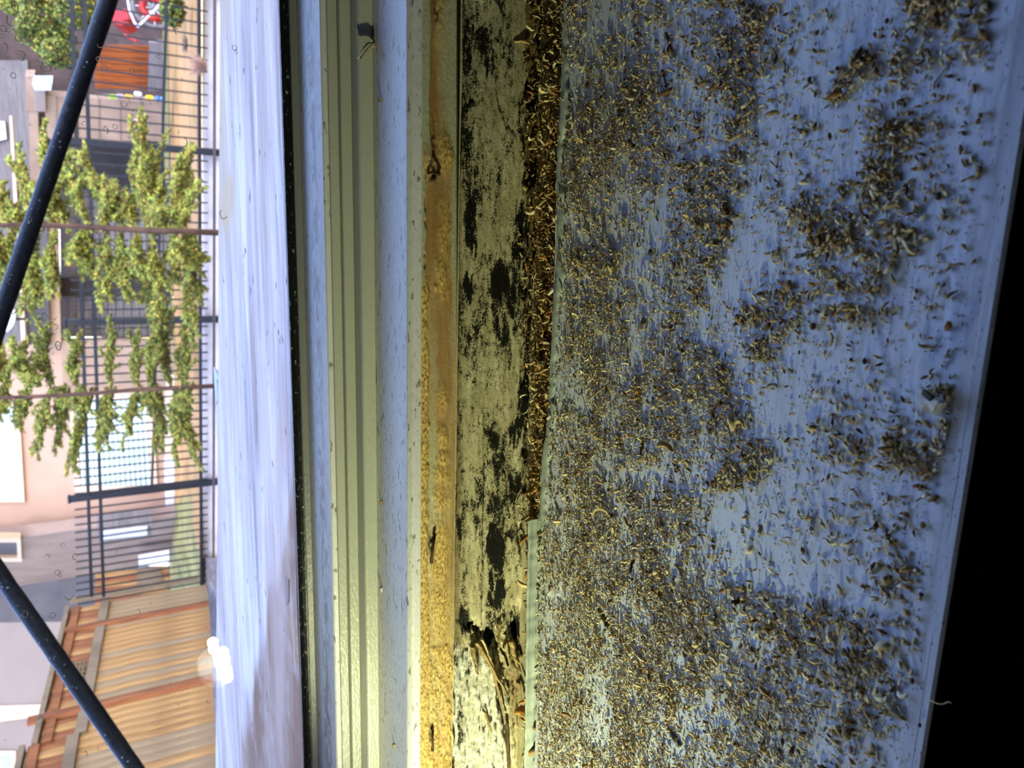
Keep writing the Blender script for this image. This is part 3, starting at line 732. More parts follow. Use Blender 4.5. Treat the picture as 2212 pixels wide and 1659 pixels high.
curls = [
 ([(1378, 448), (1388, 455), (1400, 456), (1410, 449), (1415, 456), (1414, 470)], 3.0, M_PALE, 'pale hooked wood shaving lying at the upper middle of the sill'),
 (arc(1397, 610, 11, 160, 420), 2.0, M_PALE, 'pale ring shaped shaving with a tail on the bare grey patch'),
 (arc(1292, 175, 10, 0, 330), 1.8, M_TAN, 'small closed loop of shaving near the top of the packed crack'),
 ([(1308, 152), (1318, 148), (1326, 141), (1330, 134), (1322, 136)], 1.8, M_TAN, 'thin looped shaving just right of the small closed loop'),
 ([(1404, 160), (1411, 165), (1413, 176), (1409, 188)], 3.2, M_PALE, 'broad bent pale shaving in the upper sawdust below the grey patch'),
 ([(1368, 244), (1378, 240), (1380, 230), (1386, 226)], 3.2, M_PALE, 'crumpled pale shaving at the foot of a dark dust clump'),
 (arc(1302, 1112, 17, 150, 390, e=.8), 2.6, M_PALE, 'wide pale curl arching in the central sawdust'),
 ([(1288, 1078), (1290, 1068), (1298, 1068), (1304, 1077), (1303, 1090)], 2.0, M_PALE, 'upright hoop shaped shaving above the wide pale curl'),
 ([(1268, 868), (1290, 852), (1302, 842), (1318, 828)], 2.2, M_TAN, 'long slender tan sliver slanting in the left sawdust'),
 ([(1210, 905), (1222, 892), (1236, 889), (1250, 895)], 2.2, M_PALE, 'pale wavy shaving beside the filler lip, middle of the sill'),
 ([(1288, 575), (1294, 572), (1302, 580), (1308, 596), (1316, 598)], 2.4, M_PALE, 'pale kinked shaving left of the bare grey patch'),
 ([(1298, 455), (1302, 466), (1300, 480)], 3.6, M_PALE, 'short stout pale shaving in dark sawdust at the upper left'),
 ([(1272, 1280), (1278, 1272), (1288, 1268), (1292, 1276)], 3.0, M_PALE, 'pale folded shaving above the dark grey splinter'),
 (arc(1301, 1316, 8, 0, 340), 1.6, M_PALE, 'tiny coiled shaving resting on the dark grey splinter'),
 ([(1392, 1290), (1398, 1300), (1408, 1310), (1412, 1316)], 3.2, M_GREYC, 'left one of two flat greenish shavings in the lower sawdust'),
 ([(1436, 1298), (1444, 1318), (1452, 1336)], 3.6, M_GREYC, 'right one of two flat greenish shavings in the lower sawdust'),
 ([(1335, 1445), (1346, 1434), (1358, 1442), (1366, 1452)], 3.0, M_PALE, 'pale forked shaving in the lower left sawdust'),
 ([(1650, 1272), (1664, 1280), (1680, 1288), (1696, 1292)], 3.0, M_TAN, 'flat tan shaving at the edge of the clean paint, lower middle'),
 ([(1652, 1342), (1660, 1352), (1668, 1356)], 4.2, M_GREYC, 'stubby beige shaving just below the flat tan one'),
 ([(1812, 1372), (1818, 1362), (1820, 1350), (1822, 1342)], 2.6, M_PALE, 'pale upright shaving near a rounded crumb, lower right'),
 ([(1800, 1462), (1812, 1468), (1824, 1474), (1832, 1478)], 2.2, M_CHIP, 'white slip of shaving in the lower right scatter'),
 ([(2044, 634), (2048, 640), (2056, 642), (2062, 634), (2070, 628)], 3.2, M_TAN, 'tan horseshoe shaving alone near the dark front edge'),
 ([(1938, 125), (1934, 132), (1924, 136), (1916, 142)], 2.4, M_TAN, 'tan zigzag shaving right of the paint gouge'),
 ([(1945, 112), (1942, 122), (1938, 128)], 2.0, M_TAN, 'short tan shaving touching the zigzag one'),
 ([(1886, 378), (1896, 384), (1906, 392)], 2.4, M_PALE, 'pale strip in the big dark clump, upper right'),
 ([(1960, 980), (1966, 985), (1990, 990), (2006, 1006), (2008, 1030)], 4.2, M_TAN, 'long curved tan shaving at the end of the front edge clump'),
 ([(1988, 1052), (1998, 1048), (2006, 1056)], 3.6, M_TAN, 'blunt tan shaving below the long curved one'),
 ([(1990, 1050), (1986, 1045)], 3.0, M_TAN, 'tiny tan stub under the long curved shaving'),
 ([(1832, 1135), (1842, 1124), (1850, 1118), (1862, 1115)], 2.6, M_PALE, 'pale branched shaving on clean paint, right of centre'),
 ([(1745, 1530), (1762, 1520), (1780, 1528)], 2.6, M_TAN, 'tan bow shaped shaving near the bottom scatter')]
for pl, wd, m, lab in curls:
    d = 1500 / F * 1; mid = onZ(*pl[len(pl) // 2], 0); dep = float((mid - CAM) @ (M @ np.array([0, 0, 1.])))
    s_ = dep / F
    ribbon(px_path(pl, .0008), wd * s_, .00012, m, 'wood_shaving', label=lab, cat='wood shaving', group=G1)

def splinter(a, b, wpx, m, name, label, cat, group=None, h=.35, rough=.3, bend=0):
    A, B = onZ(*a, 0), onZ(*b, 0); mid = (A + B) / 2; dep = float((mid - CAM) @ (M @ np.array([0, 0, 1.]))); wd = wpx * dep / F / 2
    t = B - A; L = np.linalg.norm(t); t /= L; sd_ = np.cross([0, 0, 1.], t); n = 8; V = []; f = []
    for i in range(n + 1):
        u = i / n; k = (math.sin(math.pi * min(max(u, .06), .94)) ** .45) * random.uniform(1 - rough, 1 + rough)
        c = A + t * L * u + sd_ * (bend * wd * math.sin(math.pi * u) + random.uniform(-.12, .12) * wd)
        hh = wd * h * 2 * k * random.uniform(.8, 1.2)
        lift = .00005
        V += [c - sd_ * wd * k + [0, 0, lift], c + sd_ * wd * k + [0, 0, lift], c + sd_ * wd * k * .7 + [0, 0, lift + hh * .7], c + sd_ * wd * k * .05 + [0, 0, lift + hh], c - sd_ * wd * k * .75 + [0, 0, lift + hh * .6]]
    for i in range(n):
        for q in range(5): f.append((i * 5 + q, i * 5 + (q + 1) % 5, i * 5 + 5 + (q + 1) % 5, i * 5 + 5 + q))
    f += [tuple(range(4, -1, -1)), tuple(n * 5 + q for q in range(5))]
    mb = MB(); mb.v = [tuple(q) for q in V]; mb.f = f
    return tag(mb.build(name, m), label, cat, group)
G2 = 'splinters lying on the sill'
for a, b, wd, m, lab in [
 ((1290, 1310), (1322, 1366), 13, M_DARKW, 'dark grey flat splinter in the lower left sawdust'),
 ((1442, 1572), (1472, 1612), 15, M_DARKW, 'blackish ragged splinter near the bottom of the sill'),
 ((1389, 944), (1382, 995), 7, M_BROWN, 'straight brown stick in the central sawdust'),
 ((1438, 70), (1450, 105), 7, M_BROWN, 'dark brown splinter on the bluish patch near the top'),
 ((1432, 155), (1443, 210), 4, M_TAN, 'slim tan splinter below the dark brown one near the top'),
 ((1484, 310), (1520, 294), 6, M_BROWN, 'brown tapered splinter in the upper middle'),
 ((1700, 520), (1736, 490), 3, M_PALE, 'pale straight needle at the edge of the big clump'),
 ((2012, 190), (2052, 135), 5, M_TAN, 'long thin tan twig right of the paint gouge'),
 ((1452, 1000), (1470, 1018), 6, M_BROWN, 'brown pointed splinter left of the dense central clump'),
 ((1392, 1040), (1400, 1062), 6, M_TAN, 'olive flat splinter under the straight brown stick'),
 ((1420, 1115), (1432, 1136), 8, M_BROWN, 'chunky brown splinter in the sawdust below centre'),
 ((1425, 1455), (1430, 1474), 7, M_ORANGE, 'rust red chip in the lower sawdust'),
 ((1640, 1132), (1640, 1160), 6, M_TAN, 'beige bent twig alone on clean paint below centre'),
 ((1975, 1222), (1992, 1242), 6, M_BROWN, 'brown twig on clean paint near the front edge'),
 ((1892, 1222), (1912, 1222), 4, M_BROWN, 'dark brown twig lying level near the front edge'),
 ((1914, 1140), (1922, 1168), 8, M_BROWN, 'reddish brown flake right of the branched shaving'),
 ((1983, 1026), (1998, 1016), 9, M_ORANGE, 'bright orange chip beside the long curved shaving'),
 ((1948, 1420), (1962, 1448), 7, M_TAN, 'ribbed tan splinter at the lower right scatter'),
 ((1900, 1428), (1912, 1448), 7, M_GREYC, 'grey beige splinter left of the ribbed tan one'),
 ((1942, 1282), (1956, 1298), 5, M_TAN, 'slender beige splinter on clean paint, lower right'),
 ((1978, 1358), (1986, 1376), 6, M_TAN, 'short beige splinter close to the front edge, lower right'),
 ((1242, 1030), (1252, 1016), 7, M_ORANGE, 'yellow chip in the dense sawdust near the filler lip'),
 ((1536, 1095), (1522, 1120), 5, M_TAN, 'tan stick at the border of the dense dust and clean paint'),
 ((2036, 540), (2058, 530), 5, M_TAN, 'tan sliver alone above the horseshoe shaving'),
 ((1822, 505), (1832, 530), 6, M_CHIP, 'cream flake in the big upper right clump'),
 ((1880, 405), (1892, 425), 8, M_GREYC, 'beige flat chip in the dark upper right clump'),
 ((2030, 1092), (2042, 1096), 3, M_CHIP, 'tiny white sliver near the front edge'),
 ((1862, 1094), (1874, 1086), 4, M_CHIP, 'small white sliver on clean paint right of centre'),
 ((1798, 1084), (1808, 1076), 5, M_GREYC, 'small pale flake on clean paint above the branched shaving')]:
    splinter(a, b, wd, m, 'splinter', lab, 'splinter', G2)
G3 = 'crumbs lying on the sill'
def crumb(x, y, r, m, lab, name='wood_crumb', cat='crumb', group=G3, flat=.7):
    c = onZ(x, y, 0); dep = float((c - CAM) @ (M @ np.array([0, 0, 1.]))); R = r * dep / F
    mb = MB(); n, k = 9, 5
    prof = []
    for j in range(k + 1):
        th = math.pi * j / k
        for i in range(n):
            ph = 2 * math.pi * i / n; q = R * random.uniform(.75, 1.15)
            mb.v.append((c[0] + q * math.sin(th) * math.cos(ph) * 1.1, c[1] + q * math.sin(th) * math.sin(ph) * .85, R * flat * .85 - R * flat * math.cos(th) * random.uniform(.85, 1)))
    for j in range(k):
        for i in range(n):
            i2 = (i + 1) % n; mb.f.append((j * n + i, j * n + i2, (j + 1) * n + i2, (j + 1) * n + i))
    mb.f.append(tuple(range(n - 1, -1, -1))); mb.f.append(tuple(k * n + i for i in range(n)))
    return tag(mb.build(name, m), lab, cat, group)
for x, y, r, m, lab in [
 (2118, 368, 9, M_GREYC, 'round olive crumb alone near the dark edge, upper right'),
 (2030, 424, 9, M_DARKW, 'dark crumb with a pale side near the upper right clump'),
 (1918, 45, 6, M_DARKW, 'small black crumb on clean paint at the top'),
 (2042, 470, 7, M_TAN, 'tan crumb on clean paint below the upper right clump'),
 (1760, 705, 9, M_BROWN, 'orange brown clot of fibre right of centre'),
 (1678, 130, 7, M_DARKW, 'grey crumb beside the right hand end of the dust band, top'),
 (1720, 255, 7, M_TAN, 'tan crumb on the clean paint, upper middle'),
 (1684, 400, 6, M_BROWN, 'brown crumb on clean paint at the upper middle'),
 (1924, 1248, 11, M_GREYC, 'rounded beige crumb on clean paint near the lower front edge'),
 (1996, 1134, 8, M_TAN, 'yellow tan crumb on clean paint near the front edge'),
 (1826, 1408, 10, M_GREYC, 'smooth beige pebble like crumb in the lower right scatter'),
 (1835, 1582, 14, M_GREYC, 'largest pale porous crumb near the bottom of the scatter'),
 (1992, 1284, 6, M_DARKW, 'dark grey crumb at the lower front edge'),
 (1758, 812, 6, M_CHIP, 'white crumb on clean paint in the middle right'),
 (1893, 823, 6, M_TAN, 'tan crumb on clean paint above the paint chip'),
 (1885, 906, 5, M_DARKW, 'black crumb left of the paint chip'),
 (1608, 856, 6, M_CHIP, 'white speck at the border of the sawdust, centre'),
 (1605, 1150, 4, M_TAN, 'small tan crumb beside the beige bent twig'),
 (1958, 1345, 7, M_CHIP, 'off white soft crumb in the lower right scatter'),
 (1972, 1470, 8, M_GREYC, 'grey crumb close to the lower front edge'),
 (1988, 1566, 5, M_BROWN, 'brown crumb close to the bottom of the front edge'),
 (1710, 115, 7, M_GREYC, 'beige crumb on clean paint near the top'),
 (1840, 778, 5, M_DARKW, 'dark crumb on clean paint at the centre right'),
 (1870, 780, 7, M_DARKW, 'pair forming dark crumb just right of the dark one'),
 (1558, 822, 7, M_BROWN, 'brown lump on the dense dust border, centre'),
 (1408, 545, 7, M_DARKW, 'dark brown crumb on the bare grey patch')]:
    crumb(x, y, r, m, lab)
# scattered alike shavings among the dust
G4 = 'loose shavings scattered among the sawdust'
X, Y, P = sample(1600)
k = 0
protos = []
for i in range(12):
    j = int(rng.integers(4, len(CT))); v = CT[j] * .0019; v[:, 2] *= .6; v[:, 2] -= v[:, 2].min()
    me = bpy.data.meshes.new('loose_shaving'); me.from_pydata([tuple(q) for q in v], [], [tuple(q) for q in CF]); me.materials.append([M_PALE, M_TAN, M_PALE, M_GREYC][i % 4]); protos.append(me)
for i in range(150):
    o = link('loose_shaving', protos[i % 12], None, (P[i][0], P[i][1], .00025)); o.rotation_euler = (rng.normal(0, .2), rng.normal(0, .2), rng.uniform(0, 6.28)); s_ = rng.uniform(.6, 1.25); o.scale = (s_,) * 3
    zx = ['beside the filler lip', 'in the left part of the sawdust', 'in the middle of the sawdust', 'out by the clean paint', 'in the clumps near the front edge'][int(np.searchsorted([1260, 1380, 1500, 1680], X[i]))]
    zy = ['at the very top', 'in the upper part', 'above the middle', 'at mid height', 'below the middle', 'in the lower part', 'at the very bottom'][min(6, max(0, int(Y[i] // 237)))]
    tag(o, 'small ' + ['cream', 'tan', 'pale yellow', 'grey beige'][i % 12 % 4] + ' curl ' + zx + ', ' + zy, 'wood shaving', G4)

# paint chip
def paint_chip():
    c = onZ(2004, 872, 0); r = root('paint_chip', tuple(c), label='large folded white paint chip near the dark front edge', cat='paint chip')
    pts = [(1978, 858), (1990, 838), (2010, 855), (2030, 868), (2022, 880), (2015, 896), (1994, 885), (1982, 876)]
    hz = [.0012, .0006, .0018, .0032, .0026, .0005, .0014, .0016]
    mb = MB(); n = len(pts)
    for (x, y), h in zip(pts, hz):
        p = onZ(x, y, h); mb.v.append((p[0], p[1], h + .0003))
    for (x, y), h in zip(pts, hz):
        p = onZ(x, y, h); mb.v.append((p[0] + .0002, p[1] + .0001, max(.0001, h - .0004)))
    q = onZ(2004, 868, .0024); mb.v.append((q[0], q[1], .0026)); mb.v.append((q[0], q[1], .0018))
    for i in range(n):
        j = (i + 1) % n; mb.f += [(i, j, 2 * n), (n + j, n + i, 2 * n + 1), (j, i, n + i, n + j)]
    mb.build('painted_skin', M_CHIP, r)
    mb = MB(); e = [onZ(2012, 858, .002), onZ(2034, 872, .0034), onZ(2018, 898, .0008), onZ(2006, 876, .0022)]
    mb.slab(e, np.array([.0001, -.0004, -.0005])); mb.build('folded_flap', M_CHIP, r)
    mb = MB(); e = [onZ(1992, 842, .0018), onZ(2012, 856, .0030), onZ(2006, 866, .0030), onZ(1990, 852, .0020)]
    mb.slab(e, np.array([0, -.0002, -.0005])); mb.build('filler_underside', M_DARKW, r)['label'] = 'dark grey broken underside'
paint_chip()
# hair hanging over the front edge
pts = [onZ(2006, 1512, .0002), onZ(2016, 1516, .0006), onZ(2028, 1521, .0008), onZ(2038, 1521, .0008), onZ(2048, 1516, .001), onZ(2055, 1519, .0012)]
tag(MB().tube(pts, .00006, 5).build('hair', M_PALE, smooth=True), 'fine pale hair reaching over the dark front edge', 'hair')

# ------------------------------------------------------------------ bits on the window side
def onface(x, y, Y): return onY(x, y, Y)
for (x, y, l, ang, lab) in ((938, 374, 22, 8, 'short rusty staple in brown wood at the upper adhesive strip'), (936, 1185, 60, 96, 'long rusty staple driven in the yellow adhesive at mid strip'), (935, 1600, 42, 90, 'small rusty staple near the bottom of the adhesive strip')):
    r = root('staple', tuple(onface(x, y, Yg - .001)), label=lab, cat='staple', group='rusty staples in the adhesive strip')
    c, s_ = math.cos(math.radians(ang)), math.sin(math.radians(ang)); a = (x - l / 2 * c, y - l / 2 * s_); b = (x + l / 2 * c, y + l / 2 * s_)
    A, B = onface(*a, Yg - .0013), onface(*b, Yg - .0010); mid = (A + B) / 2 + np.array([0, -.0004, .0002])
    MB().tube([A, mid, B], [.00035, .0003, .00035], 6).build('crown', M_RUST, r, smooth=True)
    for q in (A, B): MB().tube([q + np.array([0, .0000, 0]), q + np.array([0, .0018, -.0002])], [.0005, .0003], 6).build('leg', M_RUST, r)
# peeled curl of caulk on the frame
r = root('caulk_curl', tuple(onface(808, 70, y2)), label='peeling curl of torn sealant on the vinyl step near the top', cat='sealant')
pl = [(815, 22), (821, 40), (819, 62), (814, 84), (811, 96), (800, 98), (790, 108), (778, 128)]
pts = [onY(x, y, y2 - (.0012 if i < 5 else .0012 + .0006 * (i - 4))) for i, (x, y) in enumerate(pl)]
mb = MB(); mb.tube(pts, [.0006, .0010, .0012, .0010, .0008, .0006, .0005, .0002], 6); mb.build('torn_strip', M_GREYC, r)
mb = MB(); mb.tube([p + np.array([.0, -.0003, .0008]) for p in pts[4:]], [.0004, .0006, .0005, .0002], 5); mb.build('curled_tip', M_CHIP, r)
splx = [(825, 1272, 5, 'tiny bright white chip on the vinyl ledge'), (694, 218, 4, 'clear droplet shaped bead on the vinyl step edge')]
p = onY(816, 215, y2 - .0006)
crumb_o = crumb(816, 215, 6, M_GREYC, 'x'); bpy.data.objects.remove(crumb_o)
def ledge_bit(x, y, r_, m, lab, name):
    p = onZ(x, y, zv1); R = r_ * .2 / F
    mb = MB(); mb.quadhull([(p[0] + a * R * random.uniform(.7, 1.2), p[1] + b * R * random.uniform(.7, 1.2), zv1 + .00002 + c * R) for c in (0, .9) for a, b in ((-1, -1), (1, -1), (1, 1), (-1, 1))])
    return tag(mb.build(name, m), lab, 'chip', 'specks on the vinyl ledge')
ledge_bit(825, 1272, 5, M_CHIP, 'tiny bright white chip on the vinyl ledge, lower half', 'paint_speck')
ledge_bit(823, 215, 5, M_GREYC, 'grey bead of sealant on the vinyl ledge near the top', 'sealant_bead')
ledge_bit(852, 1610, 4, M_TAN, 'tan speck at the bottom end of the vinyl ledge', 'wood_speck')
ledge_bit(824, 1085, 4, M_TAN, 'tan speck on the middle of the vinyl ledge edge', 'wood_speck')
# splinters and fibres standing out of the rotten face
def face_splinter(a, b, wpx, dep, m, lab, n=9):
    A, B = onY(*a, Yw - dep[0]), onY(*b, Yw - dep[1]); t = B - A; L = np.linalg.norm(t); t /= L; u = np.cross(t, [0, 1., 0]); u /= np.linalg.norm(u); wd = wpx / 2 * .2 / F
    V = []; f = []
    for i in range(n + 1):
        q = i / n; k = (1 - .55 * q) * random.uniform(.75, 1.2); c = A + t * L * q + u * random.uniform(-.3, .3) * wd
        V += [c - u * wd * k + [0, .0005, 0], c + u * wd * k + [0, .0005, 0], c + u * wd * k * .8 - [0, .0006 * k, 0], c - [0, .0012 * k, 0], c - u * wd * k * .8 - [0, .0005 * k, 0]]
    for i in range(n):
        for q in range(5): f.append((i * 5 + q, i * 5 + 5 + q, i * 5 + 5 + (q + 1) % 5, i * 5 + (q + 1) % 5))
    f += [tuple(range(5)), tuple(n * 5 + q for q in range(4, -1, -1))]
    mb = MB(); mb.v = [tuple(q) for q in V]; mb.f = f
    o = mb.build('torn_splinter', m, T2); o['label'] = lab; return o
face_splinter((1030, 1385), (1096, 1502), 13, (.0005, .0042), M_TAN, 'thick torn splinter leaning out of the rotten wood')
face_splinter((1040, 1378), (1066, 1440), 8, (.0003, .0026), M_PALE, 'pale thinner torn splinter')
face_splinter((1022, 1395), (1032, 1455), 12, (.0005, .0016), M_TAN, 'tan torn fibre')
face_splinter((1078, 1340), (1078, 1400), 7, (.0002, .0018), M_TAN, 'tan torn fibre')
face_splinter((1098, 1370), (1088, 1400), 9, (.0002, .0022), M_PALE, 'pale torn fibre')
face_splinter((1062, 1430), (1092, 1560), 7, (.0008, .0012), M_TAN, 'long brown edge of split wood')
face_splinter((1094, 1560), (1100, 1690), 7, (.0006, .0012), M_BROWN, 'long brown edge of split wood')
face_splinter((1046, 1535), (1062, 1580), 7, (.0003, .0016), M_TAN, 'small tan fibre')
face_splinter((1143, 318), (1160, 322), 6, (.0008, .0020), M_PALE, 'pale hooked fibre')
face_splinter((1158, 322), (1164, 305), 4, (.0018, .0020), M_PALE, 'pale hooked fibre')
face_splinter((1104, 1385), (1118, 1440), 16, (.0004, .0012), M_TAN, 'broad torn wood flap')

# ------------------------------------------------------------------ outside: ledge
zL = z11 - .0022
yL0, yL1 = YG + .0125, yAt(462, zL)
print('LEDGE', zL, yL0, yL1)
XSl = np.linspace(-.815, .815, 500); YSl = np.linspace(yL0, yL1, 90); GX, GY = np.meshgrid(XSl, YSl, indexing='ij')
EA, EB = onY(477, -300, .34), onY(463, 1950, .55)
lerpX = lambda X, k: EA[k] + (X - EA[0]) * (EB[k] - EA[k]) / (EB[0] - EA[0])
FAR = lambda X: lerpX(X, 1)
FZ = lambda X: lerpX(X, 2)
TT = (GY - yL0) / (yL1 - yL0)
GY = yL0 + TT * (FAR(GX) - yL0)
ZB = zL + TT * (FZ(GX) - zL)
px, py = proj(np.stack([GX, GY, np.full_like(GX, zL)], -1))
nn = fbm(GX * 14, GY * 60, 4, 14)
be = np.interp(py, [600, 1000, 1150, 1250, 1450, 1659, 1900], [660, 640, 622, 606, 578, 566, 560])
bare = sstep(-6, 8, px - be + 26 * (nn - .5)) * (.85 + .3 * nn) + .30 * sstep(.5, .62, fbm(GX * 8, GY * 90, 4, 44))
stain = np.clip(sstep(486, 496, px) * sstep(545, 505, px + 40 * (nn - .5)) * sstep(640, 420, py) * (.6 + .6 * nn) + gauss(px, py, [(528, 440, 8, 60, 1, -.05)]), 0, 1)
zz = ZB + .0012 * (nn - .5) - .0002
V = np.stack([GX, GY, zz], -1).reshape(-1, 3)
me = raw_mesh('ledge', V, grid_faces(500, 90), M_LEDGE, 4, {'bare': bare, 'stain': stain})
LG = root('ledge', (0, yL0, zL - .04), label='wide weathered white painted board just outside the pane', cat='ledge')
link('top_face', me, LG)
LB, LE = MB(), MB(); xs_l = np.linspace(-.815, .815, 41)
for x0_, x1_ in zip(xs_l[:-1], xs_l[1:]):
    LB.slab([(x0_, yL0 + .0002, zL - .0024), (x1_, yL0 + .0002, zL - .0024), (x1_, FAR(x1_) - .001, FZ(x1_) - .0024), (x0_, FAR(x0_) - .001, FZ(x0_) - .0024)], np.array([0, 0, -.038]))
    LE.slab([(x0_, FAR(x0_) - .003, FZ(x0_) - .0008), (x1_, FAR(x1_) - .003, FZ(x1_) - .0008), (x1_, FAR(x1_) + .001, FZ(x1_) - .0008), (x0_, FAR(x0_) + .001, FZ(x0_) - .0008)], np.array([0, 0, -.05]))
LB.build('board', M_CONC, LG); LE.build('front_edge', M_CONC, LG)
# chips of peeling paint on the ledge
for i, (x, y) in enumerate(((600, 1235), (585, 1530), (560, 1580), (625, 1270), (590, 1480), (470, 835), (472, 915))):
    p = onZ(x, y, zL); R = .004 if i < 5 else .008
    mb = MB(); mb.quadhull([(p[0] + a * R * random.uniform(.8, 2.2), p[1] + b * R * random.uniform(.6, 1.6), zL + c) for c in (-.0012, .0012) for a, b in ((-1, -1), (1, -1), (1, 1), (-1, 1))])
    mb.build('paint_flake', M_CHIP if i > 4 else M_STUCCOD, LG)

# rods
def rod(a, b, dep, wpx, lab):
    A, B = at(*a, dep), at(*b, dep); mb = MB()
    n = 26; pts = [A + (B - A) * i / n for i in range(n + 1)]
    mb.tube(pts, [wpx / 2 * dep / F * random.uniform(.96, 1.04) for _ in pts], 14)
    o = tag(mb.build('metal_rod', M_ROD, smooth=True), lab, 'rod', 'black rods outside the window')
    d = MB()
    for i in range(46):
        u = random.random(); c = A + (B - A) * u; r = wpx / 2 * dep / F
        tdir = (B - A) / np.linalg.norm(B - A); k = random.uniform(-1, 1); side = np.cross(tdir, M @ np.array([0, 0, 1.])); side /= np.linalg.norm(side)
        c = c + side * k * r * .8 - (M @ np.array([0, 0, 1.])) * r * math.sqrt(max(0, 1 - .64 * k * k)) * .98
        q = random.uniform(.0004, .0010); b0 = len(d.v)
        d.v += [tuple(c + np.array(v) * q) for v in ((1, 0, 0), (-1, 0, 0), (0, 1, 0), (0, -1, 0), (0, 0, 1), (0, 0, -1))]
        d.f += [tuple(b0 + z for z in t) for t in ((0, 2, 4), (2, 1, 4), (1, 3, 4), (3, 0, 4), (2, 0, 5), (1, 2, 5), (3, 1, 5), (0, 3, 5))]
    dd = d.build('dirt_specks', M_CHIP, o); dd['kind'] = 'stuff'
rod((262, -80), (-30, 778), .75, 34, 'upper black rod slanting across the view, in front of the shrubs')
rod((-40, 1182), (345, 1738), .75, 33, 'lower black rod slanting in front of the wooden fence')

# ------------------------------------------------------------------ outside: plane helper
class Plane:
    """vertical plane through two pixels at given depths"""
    def __init__(s, p0, d0, p1, d1):
        s.A, s.B = at(*p0, d0), at(*p1, d1); h = s.B - s.A; h[2] = 0; s.h = h / np.linalg.norm(h); s.n = np.cross(s.h, [0, 0, 1.])
        if s.n @ (CAM - s.A) < 0: s.n = -s.n          # towards the camera
    def p(s, x, y, off=0.0):
        r = ray(x, y); t = ((s.A + s.n * off - CAM) @ s.n) / (r @ s.n); return CAM + r * t
    def q(s, c4, off=0.0): return [s.p(x, y, off) for x, y in c4]
    def slab(s, mb, c4, off, th): return mb.slab(s.q(c4, off), -s.n * th)
    def sz(s, P): return (P - s.A) @ s.h, P[2]
    def xyz(s, u, z, off=0.0): P = s.A + s.h * u + s.n * off; return np.array([P[0], P[1], z])
    def box(s, mb, u0, u1, z0, z1, off, th, z0b=None, z1b=None):
        z0b = z0 if z0b is None else z0b; z1b = z1 if z1b is None else z1b
        return mb.slab([s.xyz(u0, z0, off), s.xyz(u1, z0b, off), s.xyz(u1, z1b, off), s.xyz(u0, z1, off)], -s.n * th)

# ground
gp_near = [(560, -500, 4.0), (560, 0, 4.2), (560, 400, 4.6), (560, 830, 5.2), (560, 1290, 6.0), (560, 1900, 5.0)]
gp_f = [(433, -500, 6.0), (433, 0, 6.9), (433, 400, 7.8), (433, 830, 8.7), (433, 1290, 9.8), (440, 1900, 8.2)]
gp_m = [(362, -500, 11.5), (362, 0, 11.5), (368, 400, 11.5), (378, 830, 12.2), (372, 1290, 14.0), (380, 1900, 16)]
gp_far = [(350, -500, 30), (340, 0, 30), (345, 400, 30), (352, 830, 30), (365, 1290, 30), (378, 1900, 30)]
rows = [[at(x, y, d) for x, y, d in r] for r in (gp_near, gp_f, gp_m, gp_far)]
def strip(name, r0, r1, m, lab, cat, idx):
    V = []; f = []
    n = 8
    A = []
    for i in idx:
        A.append((r0[i], r1[i]))
    for a, b in A:
        for k in range(n + 1): p = a + (b - a) * k / n; V.append(p + np.array([0, 0, random.uniform(-.01, .01)]))
    m_ = len(A)
    for i in range(m_ - 1):
        for k in range(n): f.append((i * (n + 1) + k, (i + 1) * (n + 1) + k, (i + 1) * (n + 1) + k + 1, i * (n + 1) + k + 1))
    mb = MB(); mb.v = [tuple(v) for v in V]; mb.f = f; o = mb.build(name, m); o['kind'] = 'structure'; o['label'] = lab
    if np.mean([p.normal.z for p in o.data.polygons]) < 0: o.data.flip_normals()
rowg = [at(474, y, d - .35) for (x, y, d) in gp_f]
strip('gravel_bed', rows[0], rowg, simple('grey_gravel', (132, 126, 122), (98, 92, 90), 20), 'pale ground between the white ledge and the iron fence', 'ground', range(6))
ey = [(1205, 9.55), (1290, 9.8), (1900, 8.2)]
strip('fence_footing', [at(478, y, d - .4) for y, d in ey], [at(428, y, d + .3) for y, d in ey], simple('dark_soil', (120, 112, 108), (84, 78, 76), 12), 'dark soil strip along the foot of the cedar fence', 'ground', range(3))
strip('golden_yard', rows[1], rows[2], M_YARD, 'golden brown bare yard behind the iron fence', 'ground', range(0, 5))
strip('grass_yard', [p + np.array([0, 0, -.02]) for p in rows[1]], [p + np.array([0, 0, -.02]) for p in rows[2]], M_GRASS, 'yellow green grass beside the wooden fence', 'ground', range(4, 6))
strip('far_ground', rows[2], rows[3], M_GRASS, 'distant ground under the houses', 'ground', range(6))
# grass patch in front of the house side
mb = MB(); mb.slab([at(437, 1000, 9.35), at(437, 1285, 9.75), at(372, 1285, 13.6), at(380, 1100, 12.9)], np.array([0, 0, -.01]))
for i in range(8): mb.v[i] = (mb.v[i][0], mb.v[i][1], mb.v[i][2] + .03)
o = mb.build('grass_patch', M_GRASS); o['kind'] = 'structure'; o['label'] = 'sunlit yellow green grass patch behind the iron fence'

